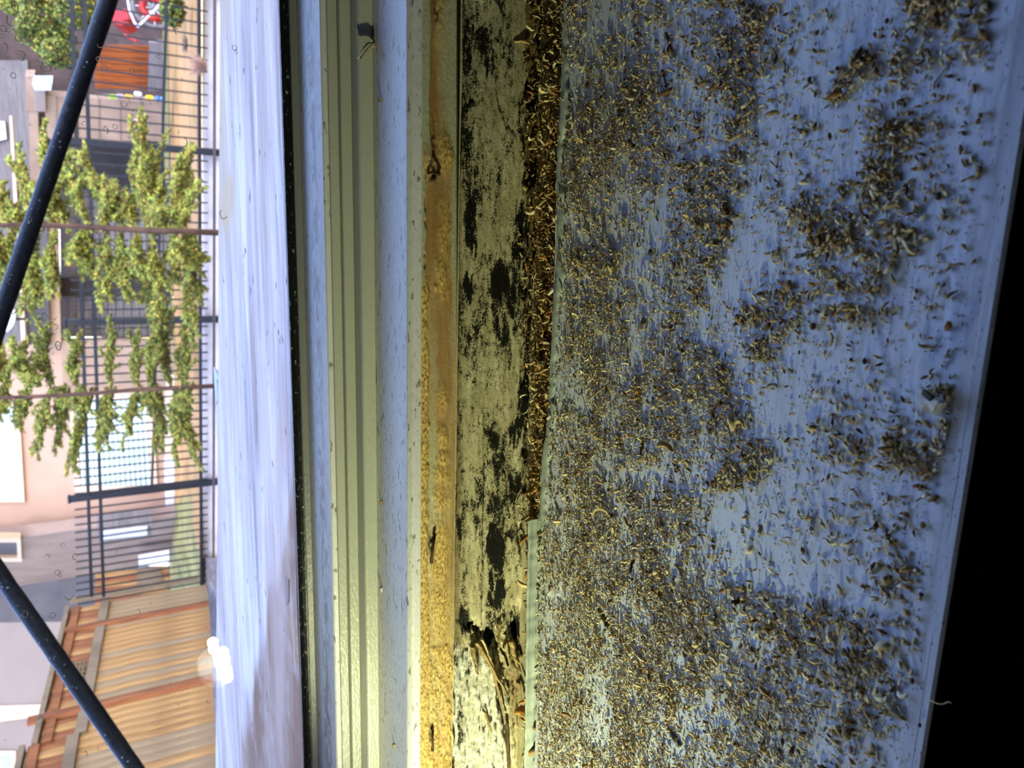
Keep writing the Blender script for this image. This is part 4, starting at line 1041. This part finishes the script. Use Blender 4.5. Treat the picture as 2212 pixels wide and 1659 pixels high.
# iron fence
FP = Plane((433, 1290), 9.8, (433, 0), 6.9)
IF = root('iron_fence', tuple(FP.p(440, 700)), label='black iron picket fence running across the yard', cat='fence')
def rail(x0, y0, x1, y1, hpx=.024, name='rail'):
    A, B = FP.p(x0, y0), FP.p(x1, y1); MB().bar(A, B, np.array([0, 0, hpx / 2]), FP.n * .016).build(name, M_IRON, IF)
rail(153, -60, 198, 1288, .036); rail(180, -60, 224, 1288, .036); rail(430, -60, 435, 1288, .036); rail(362, -60, 328, 1062, .026)
def interp_x(a, b, y): return a + (b - a) * (y + 60) / 1348.
u_of = lambda x, y: FP.sz(FP.p(x, y))[0]
u0, u1 = u_of(300, 1288), u_of(300, -60); npk = int(abs(u1 - u0) / .112)
A1, A2 = FP.p(165, 1288), FP.p(140, -60); B1, B2 = FP.p(449, 1288), FP.p(449, -60)
post_u = []
for yb in (1057, 692, 318, -50):
    P = FP.p(330, yb); post_u.append(FP.sz(P)[0])
zt = lambda u: float(np.interp(u, sorted((FP.sz(A1)[0], FP.sz(A2)[0])), [FP.p(165, 1288)[2], A2[2]] if FP.sz(A1)[0] < FP.sz(A2)[0] else [A2[2], A1[2]]))
zbm = lambda u: float(np.interp(u, sorted((FP.sz(B1)[0], FP.sz(B2)[0])), [B1[2], B2[2]] if FP.sz(B1)[0] < FP.sz(B2)[0] else [B2[2], B1[2]]))
pm = None
for i in range(npk):
    u = min(u0, u1) + .05 + i * .112
    if any(abs(u - q) < .05 for q in post_u): continue
    P = FP.xyz(u, 0); mb = MB(); mb.bar(FP.xyz(u, zbm(u)), FP.xyz(u, zt(u)), FP.h * .0075, FP.n * .0075)
    mb.build('picket', M_IRON, IF)
for u in post_u:
    mb = MB(); mb.bar(FP.xyz(u, zbm(u) - .25), FP.xyz(u, zt(u) + .04), FP.h * .034, FP.n * .034); mb.build('post', M_IRON, IF, bevel=.004)
    MB().bar(FP.xyz(u, zt(u) + .04), FP.xyz(u, zt(u) + .07), FP.h * .042, FP.n * .042).build('post_cap', M_IRON, IF, bevel=.008)
# pale kerb under the fence
KB = MB(); n = -FP.n
KB.slab([FP.p(437, 1215, -.12), FP.p(440, -60, -.12), FP.p(480, -60, -.12), FP.p(480, 1215, -.12)], -FP.n * .12)
tag(KB.build('kerb', M_CONC), 'pale concrete kerb along the foot of the iron fence', 'kerb')
# a low dark edging
tag(MB().bar(FP.p(461, 1288, .1), FP.p(464, -60, .1), np.array([0, 0, .014]), FP.n * .02).build('edging_strip', M_SLATE), 'thin dark edging strip in front of the kerb', 'edging')

# wooden fence
WP = Plane((440, 1288), 9.4, (452, 1659), 6.4)
WFN = root('wooden_fence', tuple(WP.p(455, 1450)), label='tall cedar plank fence stepping down beside the cream house', cat='fence')
uA, uB = WP.sz(WP.p(300, 1288))[0], WP.sz(WP.p(300, 1720))[0]
uS = WP.sz(WP.p(300, 1556))[0]
def zof(pts):
    U = [WP.sz(WP.p(x, y)) for x, y in pts]; U.sort(); return lambda u: float(np.interp(u, [a for a, b in U], [b for a, b in U]))
top1 = zof([(152, 1300), (88, 1556)]); top2 = zof([(62, 1560), (38, 1680)])
railz1 = zof([(228, 1300), (178, 1556)]); railz2 = zof([(165, 1560), (135, 1720)])
botz = zof([(442, 1290), (458, 1720)])
lo, hi = min(uA, uB), max(uA, uB); sgn = 1 if uB > uA else -1
u = uA; k = 0
while (u - uB) * sgn < 0:
    wdt = .118 * random.uniform(.93, 1.05); ua, ub = u, u + sgn * (wdt - .006); um = (ua + ub) / 2
    second = (um - uS) * sgn > 0
    tz = (top2 if second else top1)(um) - .03; rz = (railz2 if second else railz1)(um)
    o = WP.box(MB(), ua, ub, botz(um) - .05, rz, random.uniform(-.006, .006), .02).build('plank', random.choice((M_CEDAR, M_CEDAR, M_CEDAR2, M_CEDAR2)), WFN)
    WP.box(MB(), ua, ub, rz, tz, random.uniform(-.012, -.006), .02).build('top_plank', M_CEDAR3 if k % 3 else M_CEDAR, WFN)
    u += sgn * wdt; k += 1
for (ua, ub, tf, rf) in ((uA, uS, top1, railz1), (uS, uB, top2, railz2)):
    WP.box(MB(), ua, ub, tf(ua) - .02, tf(ua) + .03, .05, .10, tf(ub) - .02, tf(ub) + .03).build('cap_board', M_CAP, WFN)
    WP.box(MB(), ua, ub, rf(ua) - .05, rf(ua) + .05, .035, .04, rf(ub) - .05, rf(ub) + .05).build('rail', M_CAP, WFN)
    WP.box(MB(), ua, ub, tf(ua) - .13, tf(ua) - .05, .02, .03, tf(ub) - .13, tf(ub) - .05).build('upper_rail', M_CEDAR3, WFN)
for y0, y1, m, x0 in ((1296, 1296, M_CAP, 152), (1362, 1316, M_CEDAR3, 138), (1556, 1516, M_CEDAR3, 62)):
    uu = WP.sz(WP.p(x0 + 30, y0))[0]
    WP.box(MB(), uu - .045, uu + .045, botz(uu) - .05, WP.p(x0, y0)[2] - .0, .05, .05).build('post', m, WFN)
for (xa_, ya_, xb_, yb_) in ((148, 1400, 182, 1462),):
    for i in range(5):
        x = 150 + i * 8; A, B = WP.p(x, 1432, .03), WP.p(x - 8, 1476, .03); MB().bar(A, B, np.array([0, 0, .008]), WP.n * .008).build('lattice_strip', M_CAP, WFN)
    for i in range(5):
        y = 1434 + i * 10; A, B = WP.p(140, y, .03), WP.p(186, y - 4, .03); MB().bar(A, B, WP.h * .008, WP.n * .008).build('lattice_strip', M_CAP, WFN)

# tan house
HP = Plane((340, 1165), 13.0, (340, 735), 12.6)
HS = root('tan_house', tuple(HP.p(385, 950)), label='tan stucco house with two blind covered windows behind the shrubs', cat='house')
uc, ud = HP.sz(HP.p(200, 1140))[0], HP.sz(HP.p(200, 735))[0]
zb_, zt_ = HP.p(372, 950)[2], HP.p(-420, 950)[2]
HP.box(MB(), uc, ud, zb_, zt_, 0, .25).build('front_wall', M_STUCCO, HS)
SP = Plane((340, 1138), 13.0, (330, 1245), 17.5)
us0, us1 = SP.sz(SP.p(200, 1140))[0], SP.sz(SP.p(200, 1240))[0]
SP.box(MB(), us0, us1, zb_, zt_, 0, .2).build('side_wall', M_STUCCOD, HS)  # side face in shadow: shade put into a darker stucco
HP.slab(MB(), [(392, 1112), (392, 990), (355, 990), (358, 1116)], .06, .08).build('foundation', M_WHITE, HS)
HP.slab(MB(), [(392, 990), (390, 735), (360, 735), (356, 990)], .04, .06).build('foundation', M_CREAM, HS)
def window_on(P_, x0, x1, y0, y1, parent, fr=10, slats=16, sk=.06, glassm=None, dx=None):
    """x0,x1 top and bottom in the picture, y0<y1"""
    pf = lambda x, y: (x + sk * (y - y0), y)
    wd = fr
    f = root('window', tuple(P_.p(*pf(x1, (y0 + y1) / 2))),); f.parent = parent; f.location = Vector(f.location) - Vector(WORLD_LOC[parent.name])
    for c in ([(x0 - wd, y0 - wd), (x0 - wd, y1 + wd), (x0, y1 + wd), (x0, y0 - wd)], [(x1, y0 - wd), (x1, y1 + wd), (x1 + wd, y1 + wd), (x1 + wd, y0 - wd)],
              [(x0, y0 - wd), (x0, y0), (x1, y0), (x1, y0 - wd)], [(x0, y1), (x0, y1 + wd), (x1, y1 + wd), (x1, y1)]):
        P_.slab(MB(), [pf(*q) for q in c], .06, .10).build('window_trim', M_CREAM, f)
    P_.slab(MB(), [pf(*q) for q in [(x0, y0), (x0, y1), (x1, y1), (x1, y0)]], .005, .02).build('pane', glassm or M_WGLASS, f)
    for i in range(slats):
        xx = x0 + (x1 - x0) * (i + .15) / slats; xe = x0 + (x1 - x0) * (i + .8) / slats
        P_.slab(MB(), [pf(*q) for q in [(xx, y0 + 2), (xx, y1 - 2), (xe, y1 - 2), (xe, y0 + 2)]], .03, .012).build('blind_slat', M_BLIND, f)
window_on(HP, 163, 316, 862, 1050, HS, 13, 14)
window_on(HP, -150, 28, 880, 1072, HS, 13, 26)
window_on(SP, -60, 36, 1172, 1205, HS, 9, 0, glassm=M_SLATE)
# things against the side wall
r = root('wall_cabinet', tuple(SP.p(330, 1150)), label='grey meter cabinet on the shaded side of the tan house', cat='cabinet')
SP.slab(MB(), [(212, 1146), (212, 1170), (328, 1158), (328, 1136)], .3, .28).build('body', M_GREYS, r); SP.slab(MB(), [(222, 1149), (222, 1166), (318, 1156), (318, 1139)], .32, .02).build('door', M_WHITE, r)
tag(SP.slab(MB(), [(300, 1216), (300, 1226), (366, 1214), (366, 1204)], .4, .15).build('downpipe', M_WHITE), 'short white downpipe at the foot of the shaded house side', 'pipe')
# low orange boards at far end
BP = Plane((340, 1235), 11.5, (350, 1290), 10.8)
r = root('board_stack', tuple(BP.p(380, 1260)), label='orange boarded bin behind the iron fence beside the cedar fence', cat='bin')
for i in range(6):
    y0 = 1228 + i * 11; BP.slab(MB(), [(205, y0 + 10), (205, y0 + 20), (366, y0 + 6), (366, y0 - 4)], random.uniform(0, .01), .03).build('plank', M_CEDAR3 if i % 2 else M_CEDAR, r)
BP.slab(MB(), [(296, 1232), (296, 1262), (352, 1256), (346, 1222)], .03, .02).build('pale_panel', M_CAP, r)
# cream house and the shadow painted onto its wall, at lower left
CP = Plane((200, 1240), 20, (200, 1700), 17)
CH = root('cream_house', tuple(CP.p(330, 1450)), label='cream walled house behind the cedar fence', cat='house')
CP.slab(MB(), [(-500, 1345), (-500, 1900), (420, 1900), (420, 1330)], 0, .3).build('cream_wall', M_CREAMWALL, CH)
CP.slab(MB(), [(-500, 1225), (-500, 1352), (420, 1337), (420, 1222)], .02, .3).build('slate_and_wall_shadow', M_SLATE, CH)  # shadow on the house wall, put in as a dark slab
CP.slab(MB(), [(-6, 1525), (-14, 1560), (130, 1542), (130, 1520)], .05, .06).build('siding_band', M_CREAM, CH)
window_on(CP, -120, 24, 1632, 1720, CH, 10, 0, sk=-.05)

# dark carport / porch in the middle
PP = Plane((340, 735), 12.4, (340, 380), 11.6)
PO = root('porch', tuple(PP.p(380, 560)), label='shaded porch with a tan beam and dark siding behind the shrubs', cat='porch')
PP.slab(MB(), [(132, 728), (128, 395), (372, 395), (372, 728)], -.9, .1).build('back_wall', M_GREYS, PO)
for i in range(12):
    x = 150 + i * 17; PP.slab(MB(), [(x, 728), (x - 2, 395), (x + 13, 395), (x + 14, 728)], -.86, .03).build('siding_board', M_GREYS, PO)
PP.slab(MB(), [(106, 745), (98, 395), (122, 395), (132, 745)], 0, .2).build('beam', M_TANP, PO)
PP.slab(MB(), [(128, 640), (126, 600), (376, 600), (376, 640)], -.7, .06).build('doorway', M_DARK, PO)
PP.slab(MB(), [(60, 745), (34, 395), (100, 395), (108, 745)], .1, .6).build('roof', M_SLATE, PO)
PP.slab(MB(), [(46, 745), (20, 250), (26, 250), (56, 745)], .2, .1).build('fascia', M_CREAM, PO)
PP.slab(MB(), [(376, 742), (376, 560), (398, 540), (398, 742)], .3, .3).build('step', M_STUCCOD, PO)
# tan siding wall right of the porch
tag(PP.slab(MB(), [(136, 850), (132, 736), (380, 736), (382, 850)], -.05, .2).build('siding_wall', M_TANP), 'plain tan wall between the porch and the tan house', 'wall')
# cream house upper-floor behind (world above porch)
BK = Plane((100, 745), 17, (100, 0), 15)
BH = root('grey_house', tuple(BK.p(300, 400)), label='grey brown house with a shingled roof at the upper left', cat='house')
BK.slab(MB(), [(-500, 760), (-500, 130), (60, 130), (80, 760)], 0, .3).build('shingle_wall', M_GREYS, BH)
BK.slab(MB(), [(-500, 440), (-500, -400), (380, -400), (380, 440)], -.9, .3).build('brown_wall', simple('brown_wall', (74, 58, 56), (50, 40, 40), 3), BH)
BK.slab(MB(), [(-60, 318), (-60, 262), (10, 262), (14, 300)], .1, .1).build('gable_window', M_WHITE, BH)
# satellite dish
def dish():
    c = PP.p(10, 688, 2.2); r = root('satellite_dish', tuple(c), label='white satellite dish at the left border of the view', cat='dish')
    mb = MB(); n = 28; R = 31 * 10.2 / F; ax = (-M @ np.array([.12, .1, 1.])); ax /= np.linalg.norm(ax); u = np.cross(ax, [0, 0, 1.]); u /= np.linalg.norm(u); v = np.cross(ax, u)
    for j in range(7):
        rr = R * j / 6
        for i in range(n):
            a_ = 2 * math.pi * i / n; mb.v.append(tuple(c + u * rr * math.cos(a_) * 1.05 + v * rr * math.sin(a_) + ax * .25 * rr * rr / R))
    for j in range(6):
        for i in range(n): i2 = (i + 1) % n; mb.f.append((j * n + i, j * n + i2, j * n + n + i2, j * n + n + i))
    o = mb.build('reflector', M_WHITE, r, smooth=True); md = o.modifiers.new('s', 'SOLIDIFY'); md.thickness = .012
    MB().tube([c + ax * .02, c + ax * .12 - np.array([0, 0, .22])], .01, 6).build('feed_arm', M_GREYS, r)
    MB().tube([c - ax * .05, c - ax * .05 - np.array([0, 0, .38])], .02, 8).build('mast', M_IRON, r)
dish()
# pergola wall at the upper middle
TP = Plane((340, 395), 11.2, (340, 165), 10.2)
PG = root('patio_wall', tuple(TP.p(360, 300)), label='low tan patio wall with a square pillar top, upper left of view', cat='wall')
TP.slab(MB(), [(100, 300), (96, 206), (352, 222), (356, 306)], 0, .2).build('wall_panel', M_TANP, PG)
TP.slab(MB(), [(76, 242), (72, 186), (98, 186), (100, 242)], .06, .3).build('pillar_cap', M_CREAMWALL, PG, bevel=.01)
TP.slab(MB(), [(56, 240), (54, 165), (74, 165), (76, 240)], .02, .25).build('pillar_top', M_TANP, PG)
TP.slab(MB(), [(66, 410), (62, 240), (82, 240), (88, 410)], 0, .2).build('beam', M_TANP, PG)
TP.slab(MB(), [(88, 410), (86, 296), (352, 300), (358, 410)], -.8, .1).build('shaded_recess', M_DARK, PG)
for i in range(5):
    x = 120 + i * 46; TP.slab(MB(), [(x, 304), (x - 1, 206), (x + 2, 206), (x + 3, 304)], .015, .02).build('board_joint', M_STUCCOD, PG)
TP.slab(MB(), [(76, 195), (70, 182), (112, 182), (110, 195)], .3, .31).build('awning_strip', simple('pale_blue', (190, 210, 240)), PG)
# rust red plank screen
RP = Plane((340, 195), 10.0, (340, 95), 9.6)
RS = root('plank_screen', tuple(RP.p(330, 150)), label='rust red plank screen behind the iron fence, upper left', cat='screen')
for i in range(7):
    y0 = 98 + i * 13.5; RP.slab(MB(), [(206, y0 + 12), (204, y0), (322, y0 + 2), (320, y0 + 14)], random.uniform(0, .02), .03).build('plank', M_REDPLANK, RS)
RP.slab(MB(), [(320, 196), (322, 92), (352, 92), (350, 196)], .03, .1).build('base_board', M_GREYS, RS)
# flower pots row
G5 = 'small colourful things in front of the patio wall'
for i, (x, y, c, cat, lab) in enumerate(((246, 209, (150, 200, 60), 'plant', 'small lime green plant'), (262, 208, (170, 150, 160), 'pot', 'small lilac pot'), (300, 203, (210, 206, 226), 'pot', 'pale lavender pot'), (325, 211, (236, 190, 50), 'flower', 'yellow flower tuft'), (345, 213, (90, 130, 200), 'pot', 'little blue pot'), (280, 209, (196, 168, 70), 'flower', 'ochre flower tuft'), (292, 262, (216, 170, 210), 'pot', 'pink pot by the wall'))):
    c0 = at(x, y, 9.7); mm = simple('pot_colour', c, None, 20); mb = MB(); R = .035
    r = root('flower_pot', tuple(c0), label=lab + ' in front of the patio wall', cat=cat, group=G5)
    mb.lathe(c0 - np.array([0, 0, R]), (0, 0, 1), [(0, R * .7), (R * 1.2, R), (R * 1.5, R * .9)], 10); mb.build('pot', mm, r)
    mb = MB(); mb.lathe(c0 + np.array([0, 0, R * .5]), (0, 0, 1), [(0, R * .6), (R * .6, R * 1.1), (R * 1.3, R * .3)], 7); mb.build('leaves', mm, r)
# red wheeled cart
def cart():
    c = at(332, 18, 8.2); r = root('garden_cart', tuple(at(370, 20, 8.2)), label='red garden cart with a big spoked wheel at the top left', cat='cart')
    fw = M @ np.array([0, 0, 1.]); u = np.cross(fw, [0, 0, 1.]); u /= np.linalg.norm(u); R = 40 * 8.2 / F
    def ring(R, rt, n=36): return [c + u * R * math.cos(2 * math.pi * i / n) + np.array([0, 0, R * math.sin(2 * math.pi * i / n)]) for i in range(n + 1)]
    MB().tube(ring(R, 0), .024, 8).build('tyre', M_WHEEL, r, smooth=True)
    MB().tube(ring(R * .55, 0), .04, 8).build('rim', M_RED, r, smooth=True)
    MB().lathe(c - fw * .05, tuple(fw), [(0, .03), (.1, .03)], 12).build('hub', M_WHEEL, r)
    for i in range(8):
        a_ = 2 * math.pi * i / 8; e = c + u * R * math.cos(a_) + np.array([0, 0, R * math.sin(a_)]); MB().tube([c, e], .006, 5).build('spoke', M_WHITE, r)
    MB().slab([at(240, 48, 8.1), at(242, 22, 8.1), at(272, 18, 8.1), at(280, 42, 8.1)], fw * .2).build('body', M_RED, r, bevel=.01)
    MB().slab([at(258, 44, 8.0), at(244, 52, 8.0), at(262, 55, 8.0), at(280, 47, 8.0)], fw * .2).build('front_guard', M_RED, r, bevel=.01)
    MB().tube([at(298, 58, 8.0), at(360, -4, 8.0)], .012, 6).build('handle_bar', M_WHITE, r)
    MB().tube([at(276, 0, 8.0), at(280, 24, 8.0), at(290, 48, 8.0), at(298, 58, 8.0)], .012, 6).build('frame_tube', M_WHITE, r)
cart()
tag(MB().tube([at(268, 75, 9), at(280, 82, 9), at(296, 90, 9)], .015, 6).build('toy', M_RED), 'small magenta red toy below the garden cart', 'toy')
# grass tufts by the fence (dry, pale)
def tuft(x, y, d, R, cols, lab, n=160):
    c = at(x, y, d); mb = MB()
    for i in range(n):
        a_ = random.uniform(0, 6.28); t = random.uniform(.2, 1); tip = c + np.array([math.cos(a_) * R * t, math.sin(a_) * R * t, R * random.uniform(.3, 1.2)]); b0 = c + np.array([random.uniform(-.2, .2) * R, random.uniform(-.2, .2) * R, 0])
        s_ = .006; k = len(mb.v); mb.v += [tuple(b0 + [s_, 0, 0]), tuple(b0 - [s_, 0, 0]), tuple(b0 + [0, s_, 0]), tuple(tip)]; mb.f += [(k, k + 1, k + 3), (k + 1, k + 2, k + 3), (k + 2, k, k + 3)]
    return tag(mb.build('grass_tuft', simple('tuft', *cols)), lab, 'grass')
tuft(447, 142, 6.7, .17, ((160, 128, 112), (128, 98, 82)), 'pale pinkish dry grass tuft at the foot of the iron fence')
tuft(420, 100, 8.5, .14, ((80, 74, 80), (50, 46, 52)), 'dark weed clump in the golden yard')

# ------------------------------------------------------------------ conifers
LEAFC = [np.array(lin(c)[:3]) for c in ((180, 190, 84), (156, 164, 72), (188, 168, 80), (120, 134, 66), (80, 94, 58), (140, 104, 56))]
def spray(A, B, n, rad, bias):
    """dense little scale leaves along a drooping twig A->B"""
    t = rng.uniform(0, 1, n) ** .8; C_ = A[None] + (B - A)[None] * t[:, None]; C_[:, 2] += np.sin(t * np.pi) * .03
    R = rad * (.35 + .75 * np.sin(np.pi * np.clip(t, .05, .95)))
    C_ += rng.normal(0, 1, (n, 3)) * R[:, None] * .55
    d = (B - A) / np.linalg.norm(B - A); L = rng.uniform(.018, .036, n)
    D_ = d[None] * .8 + rng.normal(0, .55, (n, 3)); D_ /= np.linalg.norm(D_, axis=1)[:, None]
    S_ = np.cross(D_, rng.normal(0, 1, (n, 3))); S_ /= np.linalg.norm(S_, axis=1)[:, None]
    T_ = np.cross(D_, S_)
    w_ = L * .26
    V = np.stack([C_ - S_ * w_[:, None], C_ + S_ * w_[:, None], C_ + T_ * w_[:, None] * 1.2, C_ + D_ * L[:, None]], 1).reshape(-1, 3)
    k = np.arange(n)[:, None] * 4
    Fa = np.concatenate([k + np.array([[0, 1, 3]]), k + np.array([[1, 2, 3]]), k + np.array([[2, 0, 3]])])
    ci = rng.choice(len(LEAFC), n, p=bias); Cc = np.repeat(np.array(LEAFC)[ci] * rng.uniform(.35, 1.0, (n, 1)), 4, 0)
    return V, Fa, Cc
def conifer(ytr, x0, x1, d, fronds, label, bias, trunk=.02):
    base = at(x1, ytr, d); topp = np.array([base[0], base[1], at(x0, ytr, d)[2]])
    r = root('conifer', tuple(base), label=label, cat='shrub', group='young conifers in front of the iron fence')
    zs = np.linspace(0, 1, 10)
    MB().tube([base + (topp - base) * q + np.array([random.uniform(-.01, .01), 0, 0]) for q in zs], [trunk * (1.1 - .6 * q) for q in zs], 8).build('trunk', M_BARK, r, smooth=True)
    for (xs, ys_, xe, ye, rad, n, dd) in fronds:
        A, B = at(xs, ys_, d), at(xe, ye, d + dd)
        parts = [spray(A, B, int(n * 1.5), rad * .85, bias)]
        for j in range(6):
            u = random.uniform(.15, .85); P0 = A + (B - A) * u; dirv = (B - A) * random.uniform(.3, .5) + np.array([random.uniform(-.04, .04), random.uniform(-.12, .12), random.uniform(-.09, .09)])
            parts.append(spray(P0, P0 + dirv, n // 3, rad * .5, bias))
        V, Fa, C = join(parts)
        me = raw_mesh('frond', V, Fa, M_LEAF, 3, cols={'tint': C}, smooth=False)
        link('frond', me, r)
        mb = MB(); mb.tube([A, (A + B) / 2 + np.array([0, 0, .02]), B], [.008, .006, .003], 5); mb.build('branch', M_BARK, r)
b1 = np.array([.28, .24, .2, .12, .08, .08]); b2 = np.array([.16, .24, .14, .2, .18, .08])
def fr(lst):
    out = []
    for (xs, ys_, xe, ye, rad, n) in lst:
        out.append((xs, ys_, xe, ye, rad, n, random.uniform(-.15, .25)))
        out.append((xs + random.uniform(-8, 8), ys_ + random.uniform(-10, 10), xe + random.uniform(-16, 16), ye + (ys_ - ye) * random.uniform(.15, .4), rad * .9, int(n * .7), random.uniform(-.3, .3)))
    return out
t1 = fr([(330, 500, 312, 250, .036, 520), (345, 500, 340, 325, .03, 320), (300, 500, 240, 390, .03, 300), (380, 500, 400, 335, .04, 480), (400, 500, 415, 380, .04, 420), (270, 500, 180, 330, .032, 380), (200, 500, 138, 340, .034, 400),
         (150, 500, 92, 305, .034, 420), (90, 500, 52, 360, .036, 380), (230, 500, 252, 400, .03, 260), (30, 500, 0, 400, .05, 420), (120, 490, 110, 400, .04, 300), (350, 490, 330, 380, .05, 500),
         (380, 500, 385, 600, .036, 380), (330, 500, 335, 700, .032, 460), (400, 500, 425, 690, .032, 460), (300, 500, 310, 600, .03, 280), (260, 500, 276, 650, .034, 420), (235, 500, 242, 650, .022, 260), (180, 500, 172, 570, .036, 300),
         (190, 500, 200, 600, .028, 260), (120, 500, 112, 640, .034, 340), (80, 500, 70, 670, .05, 420), (30, 500, 16, 620, .05, 420), (0, 500, -20, 600, .06, 400), (420, 500, 430, 580, .04, 300), (365, 500, 352, 450, .05, 350), (290, 480, 285, 430, .04, 260), (50, 500, 20, 440, .05, 360)])
conifer(503, -330, 482, 5.0, t1, 'sunlit yellow green conifer with horizontal sprays, the upper one in view', b1)
t2 = fr([(330, 835, 342, 690, .036, 460), (370, 835, 355, 640, .034, 460), (395, 835, 405, 720, .036, 420), (300, 835, 298, 725, .034, 300), (240, 835, 250, 715, .028, 300), (165, 835, 168, 730, .034, 320), (110, 835, 95, 715, .045, 460), (60, 835, 50, 745, .05, 420), (20, 835, 5, 760, .055, 420),
         (400, 835, 420, 985, .036, 460), (380, 835, 385, 960, .036, 400), (350, 835, 352, 975, .03, 300), (300, 835, 280, 940, .028, 320), (250, 835, 215, 975, .03, 360), (200, 835, 160, 1000, .034, 400), (230, 835, 238, 930, .024, 240),
         (150, 835, 128, 960, .034, 380), (110, 835, 88, 965, .03, 320), (60, 835, 40, 920, .05, 420), (10, 835, -10, 900, .055, 420), (130, 835, 150, 880, .045, 380), (410, 835, 395, 880, .05, 420), (340, 830, 330, 880, .045, 360), (180, 835, 190, 880, .04, 300), (85, 830, 70, 800, .05, 360)])
conifer(832, -330, 480, 6.1, t2, 'greener conifer with drooping sprays before the tan house window, the lower one', b2)
# broad shrubs far upper left
def bush(x, y, d, R, n, bias, lab, name='bush'):
    c = at(x, y, d); r = root(name, tuple(c - np.array([0, 0, R[2]])), label=lab, cat='shrub', group='bushes by the brown house')
    P_ = rng.normal(0, 1, (n, 3)); P_ /= np.linalg.norm(P_, axis=1)[:, None]; P_ = P_ * np.array(R) * (rng.uniform(.3, 1, (n, 1)) ** .4)
    P_ = P_ * (1 + .25 * np.sin(P_[:, :1] * 9 + 1) * np.cos(P_[:, 2:] * 7)) + c
    D_ = rng.normal(0, 1, (n, 3)); D_ /= np.linalg.norm(D_, axis=1)[:, None]; S_ = np.cross(D_, rng.normal(0, 1, (n, 3))); S_ /= np.linalg.norm(S_, axis=1)[:, None]; L = rng.uniform(.03, .07, n)[:, None]
    V = np.stack([P_ - S_ * L * .4, P_ + S_ * L * .4, P_ + np.cross(D_, S_) * L * .3, P_ + D_ * L], 1).reshape(-1, 3); k = np.arange(n)[:, None] * 4
    Fa = np.concatenate([k + np.array([[0, 1, 3]]), k + np.array([[1, 2, 3]]), k + np.array([[2, 0, 3]])])
    ci = rng.choice(len(LEAFC), n, p=bias); Cc = np.repeat(np.array(LEAFC)[ci] * rng.uniform(.5, 1.0, (n, 1)), 4, 0)
    link('foliage', raw_mesh('foliage', V, Fa, M_LEAF, 3, cols={'tint': Cc}, smooth=False), r)
    MB().tube([c - np.array([0, 0, R[2] * 1.1]), c + np.array([0, 0, R[2] * .4])], [.04, .015], 6).build('stem', M_BARK, r)
b3 = np.array([.1, .2, .05, .3, .3, .05])
bush(95, 40, 11.5, (.55, .4, .42), 5200, b3, 'large dark green bush behind the upper black rod')
bush(130, 120, 11.0, (.22, .2, .26), 1800, b3, 'smaller green bush beside the patio pillar')
bush(40, 10, 11.8, (.2, .2, .3), 1500, b1, 'bright green bush at the top left corner')
bush(165, 20, 10.5, (.35, .3, .3), 2600, b3, 'olive bush behind the garden cart')
bush(372, 22, 7.6, (.18, .15, .10), 900, b3, 'low weed clump under the garden cart')

# ------------------------------------------------------------------ torch lying on the inner side, off to the left of the frame
def torch():
    m1 = onY(480, 1430, YG); r = m1 - CAM; t = (2 * YG - .055) / r[1] if False else ((YG - CAM[1]) + (YG - .055)) / r[1]
    T = CAM + r * t; T = np.array([T[0], 2 * YG - T[1], T[2]])
    print('TORCH', T)
    aim = np.array([-.12, Yw - .012, .004]) - T; aim /= np.linalg.norm(aim)
    rt = root('torch', tuple(T), label='small black metal torch shining along the sill from the left', cat='torch')
    R = .012
    MB().lathe(T - aim * .012, tuple(-aim), [(0, R), (.018, R), (.022, R * .8), (.1, R * .8), (.102, R * .7)], 24).build('barrel', M_IRON, rt, smooth=False)
    MB().lathe(T - aim * .0120, tuple(aim), [(0, R * .9), (.001, R * .9)], 24).build('reflector', M_WHITE, rt)
    em = NT('led'); em.b.inputs['Emission Color'].default_value = (1, .97, .8, 1); em.b.inputs['Emission Strength'].default_value = 260; em.out((255, 255, 240), .4)
    # three LED emitters, laid out as their reflections stand in the pane
    for i, (x, y, rp) in enumerate(((462, 1402, 15), (476, 1432, 18), (492, 1464, 16))):
        rr = onY(x, y, YG) - CAM; tt = ((YG - CAM[1]) + (YG - .055)) / rr[1]; Q = CAM + rr * tt; Q = np.array([Q[0], 2 * YG - Q[1], Q[2]])
        MB().lathe(Q, (0, 1, 0), [(-.001, rp * .5 * .0004), (0, rp * .0002), (.0012, rp * .00018), (.002, rp * .00008)], 14).build('led', em.m, rt, smooth=True)
    ld = bpy.data.lights.new('torch_beam', 'SPOT'); ld.energy = TORCH_POWER; ld.color = (.96, 1, .50); ld.spot_size = math.radians(78); ld.spot_blend = 1.0; ld.shadow_soft_size = .003
    lo = bpy.data.objects.new('torch_beam', ld); COL.objects.link(lo); lo.location = T + aim * .004; lo.rotation_euler = Vector(aim).to_track_quat('-Z', 'Y').to_euler()
torch()
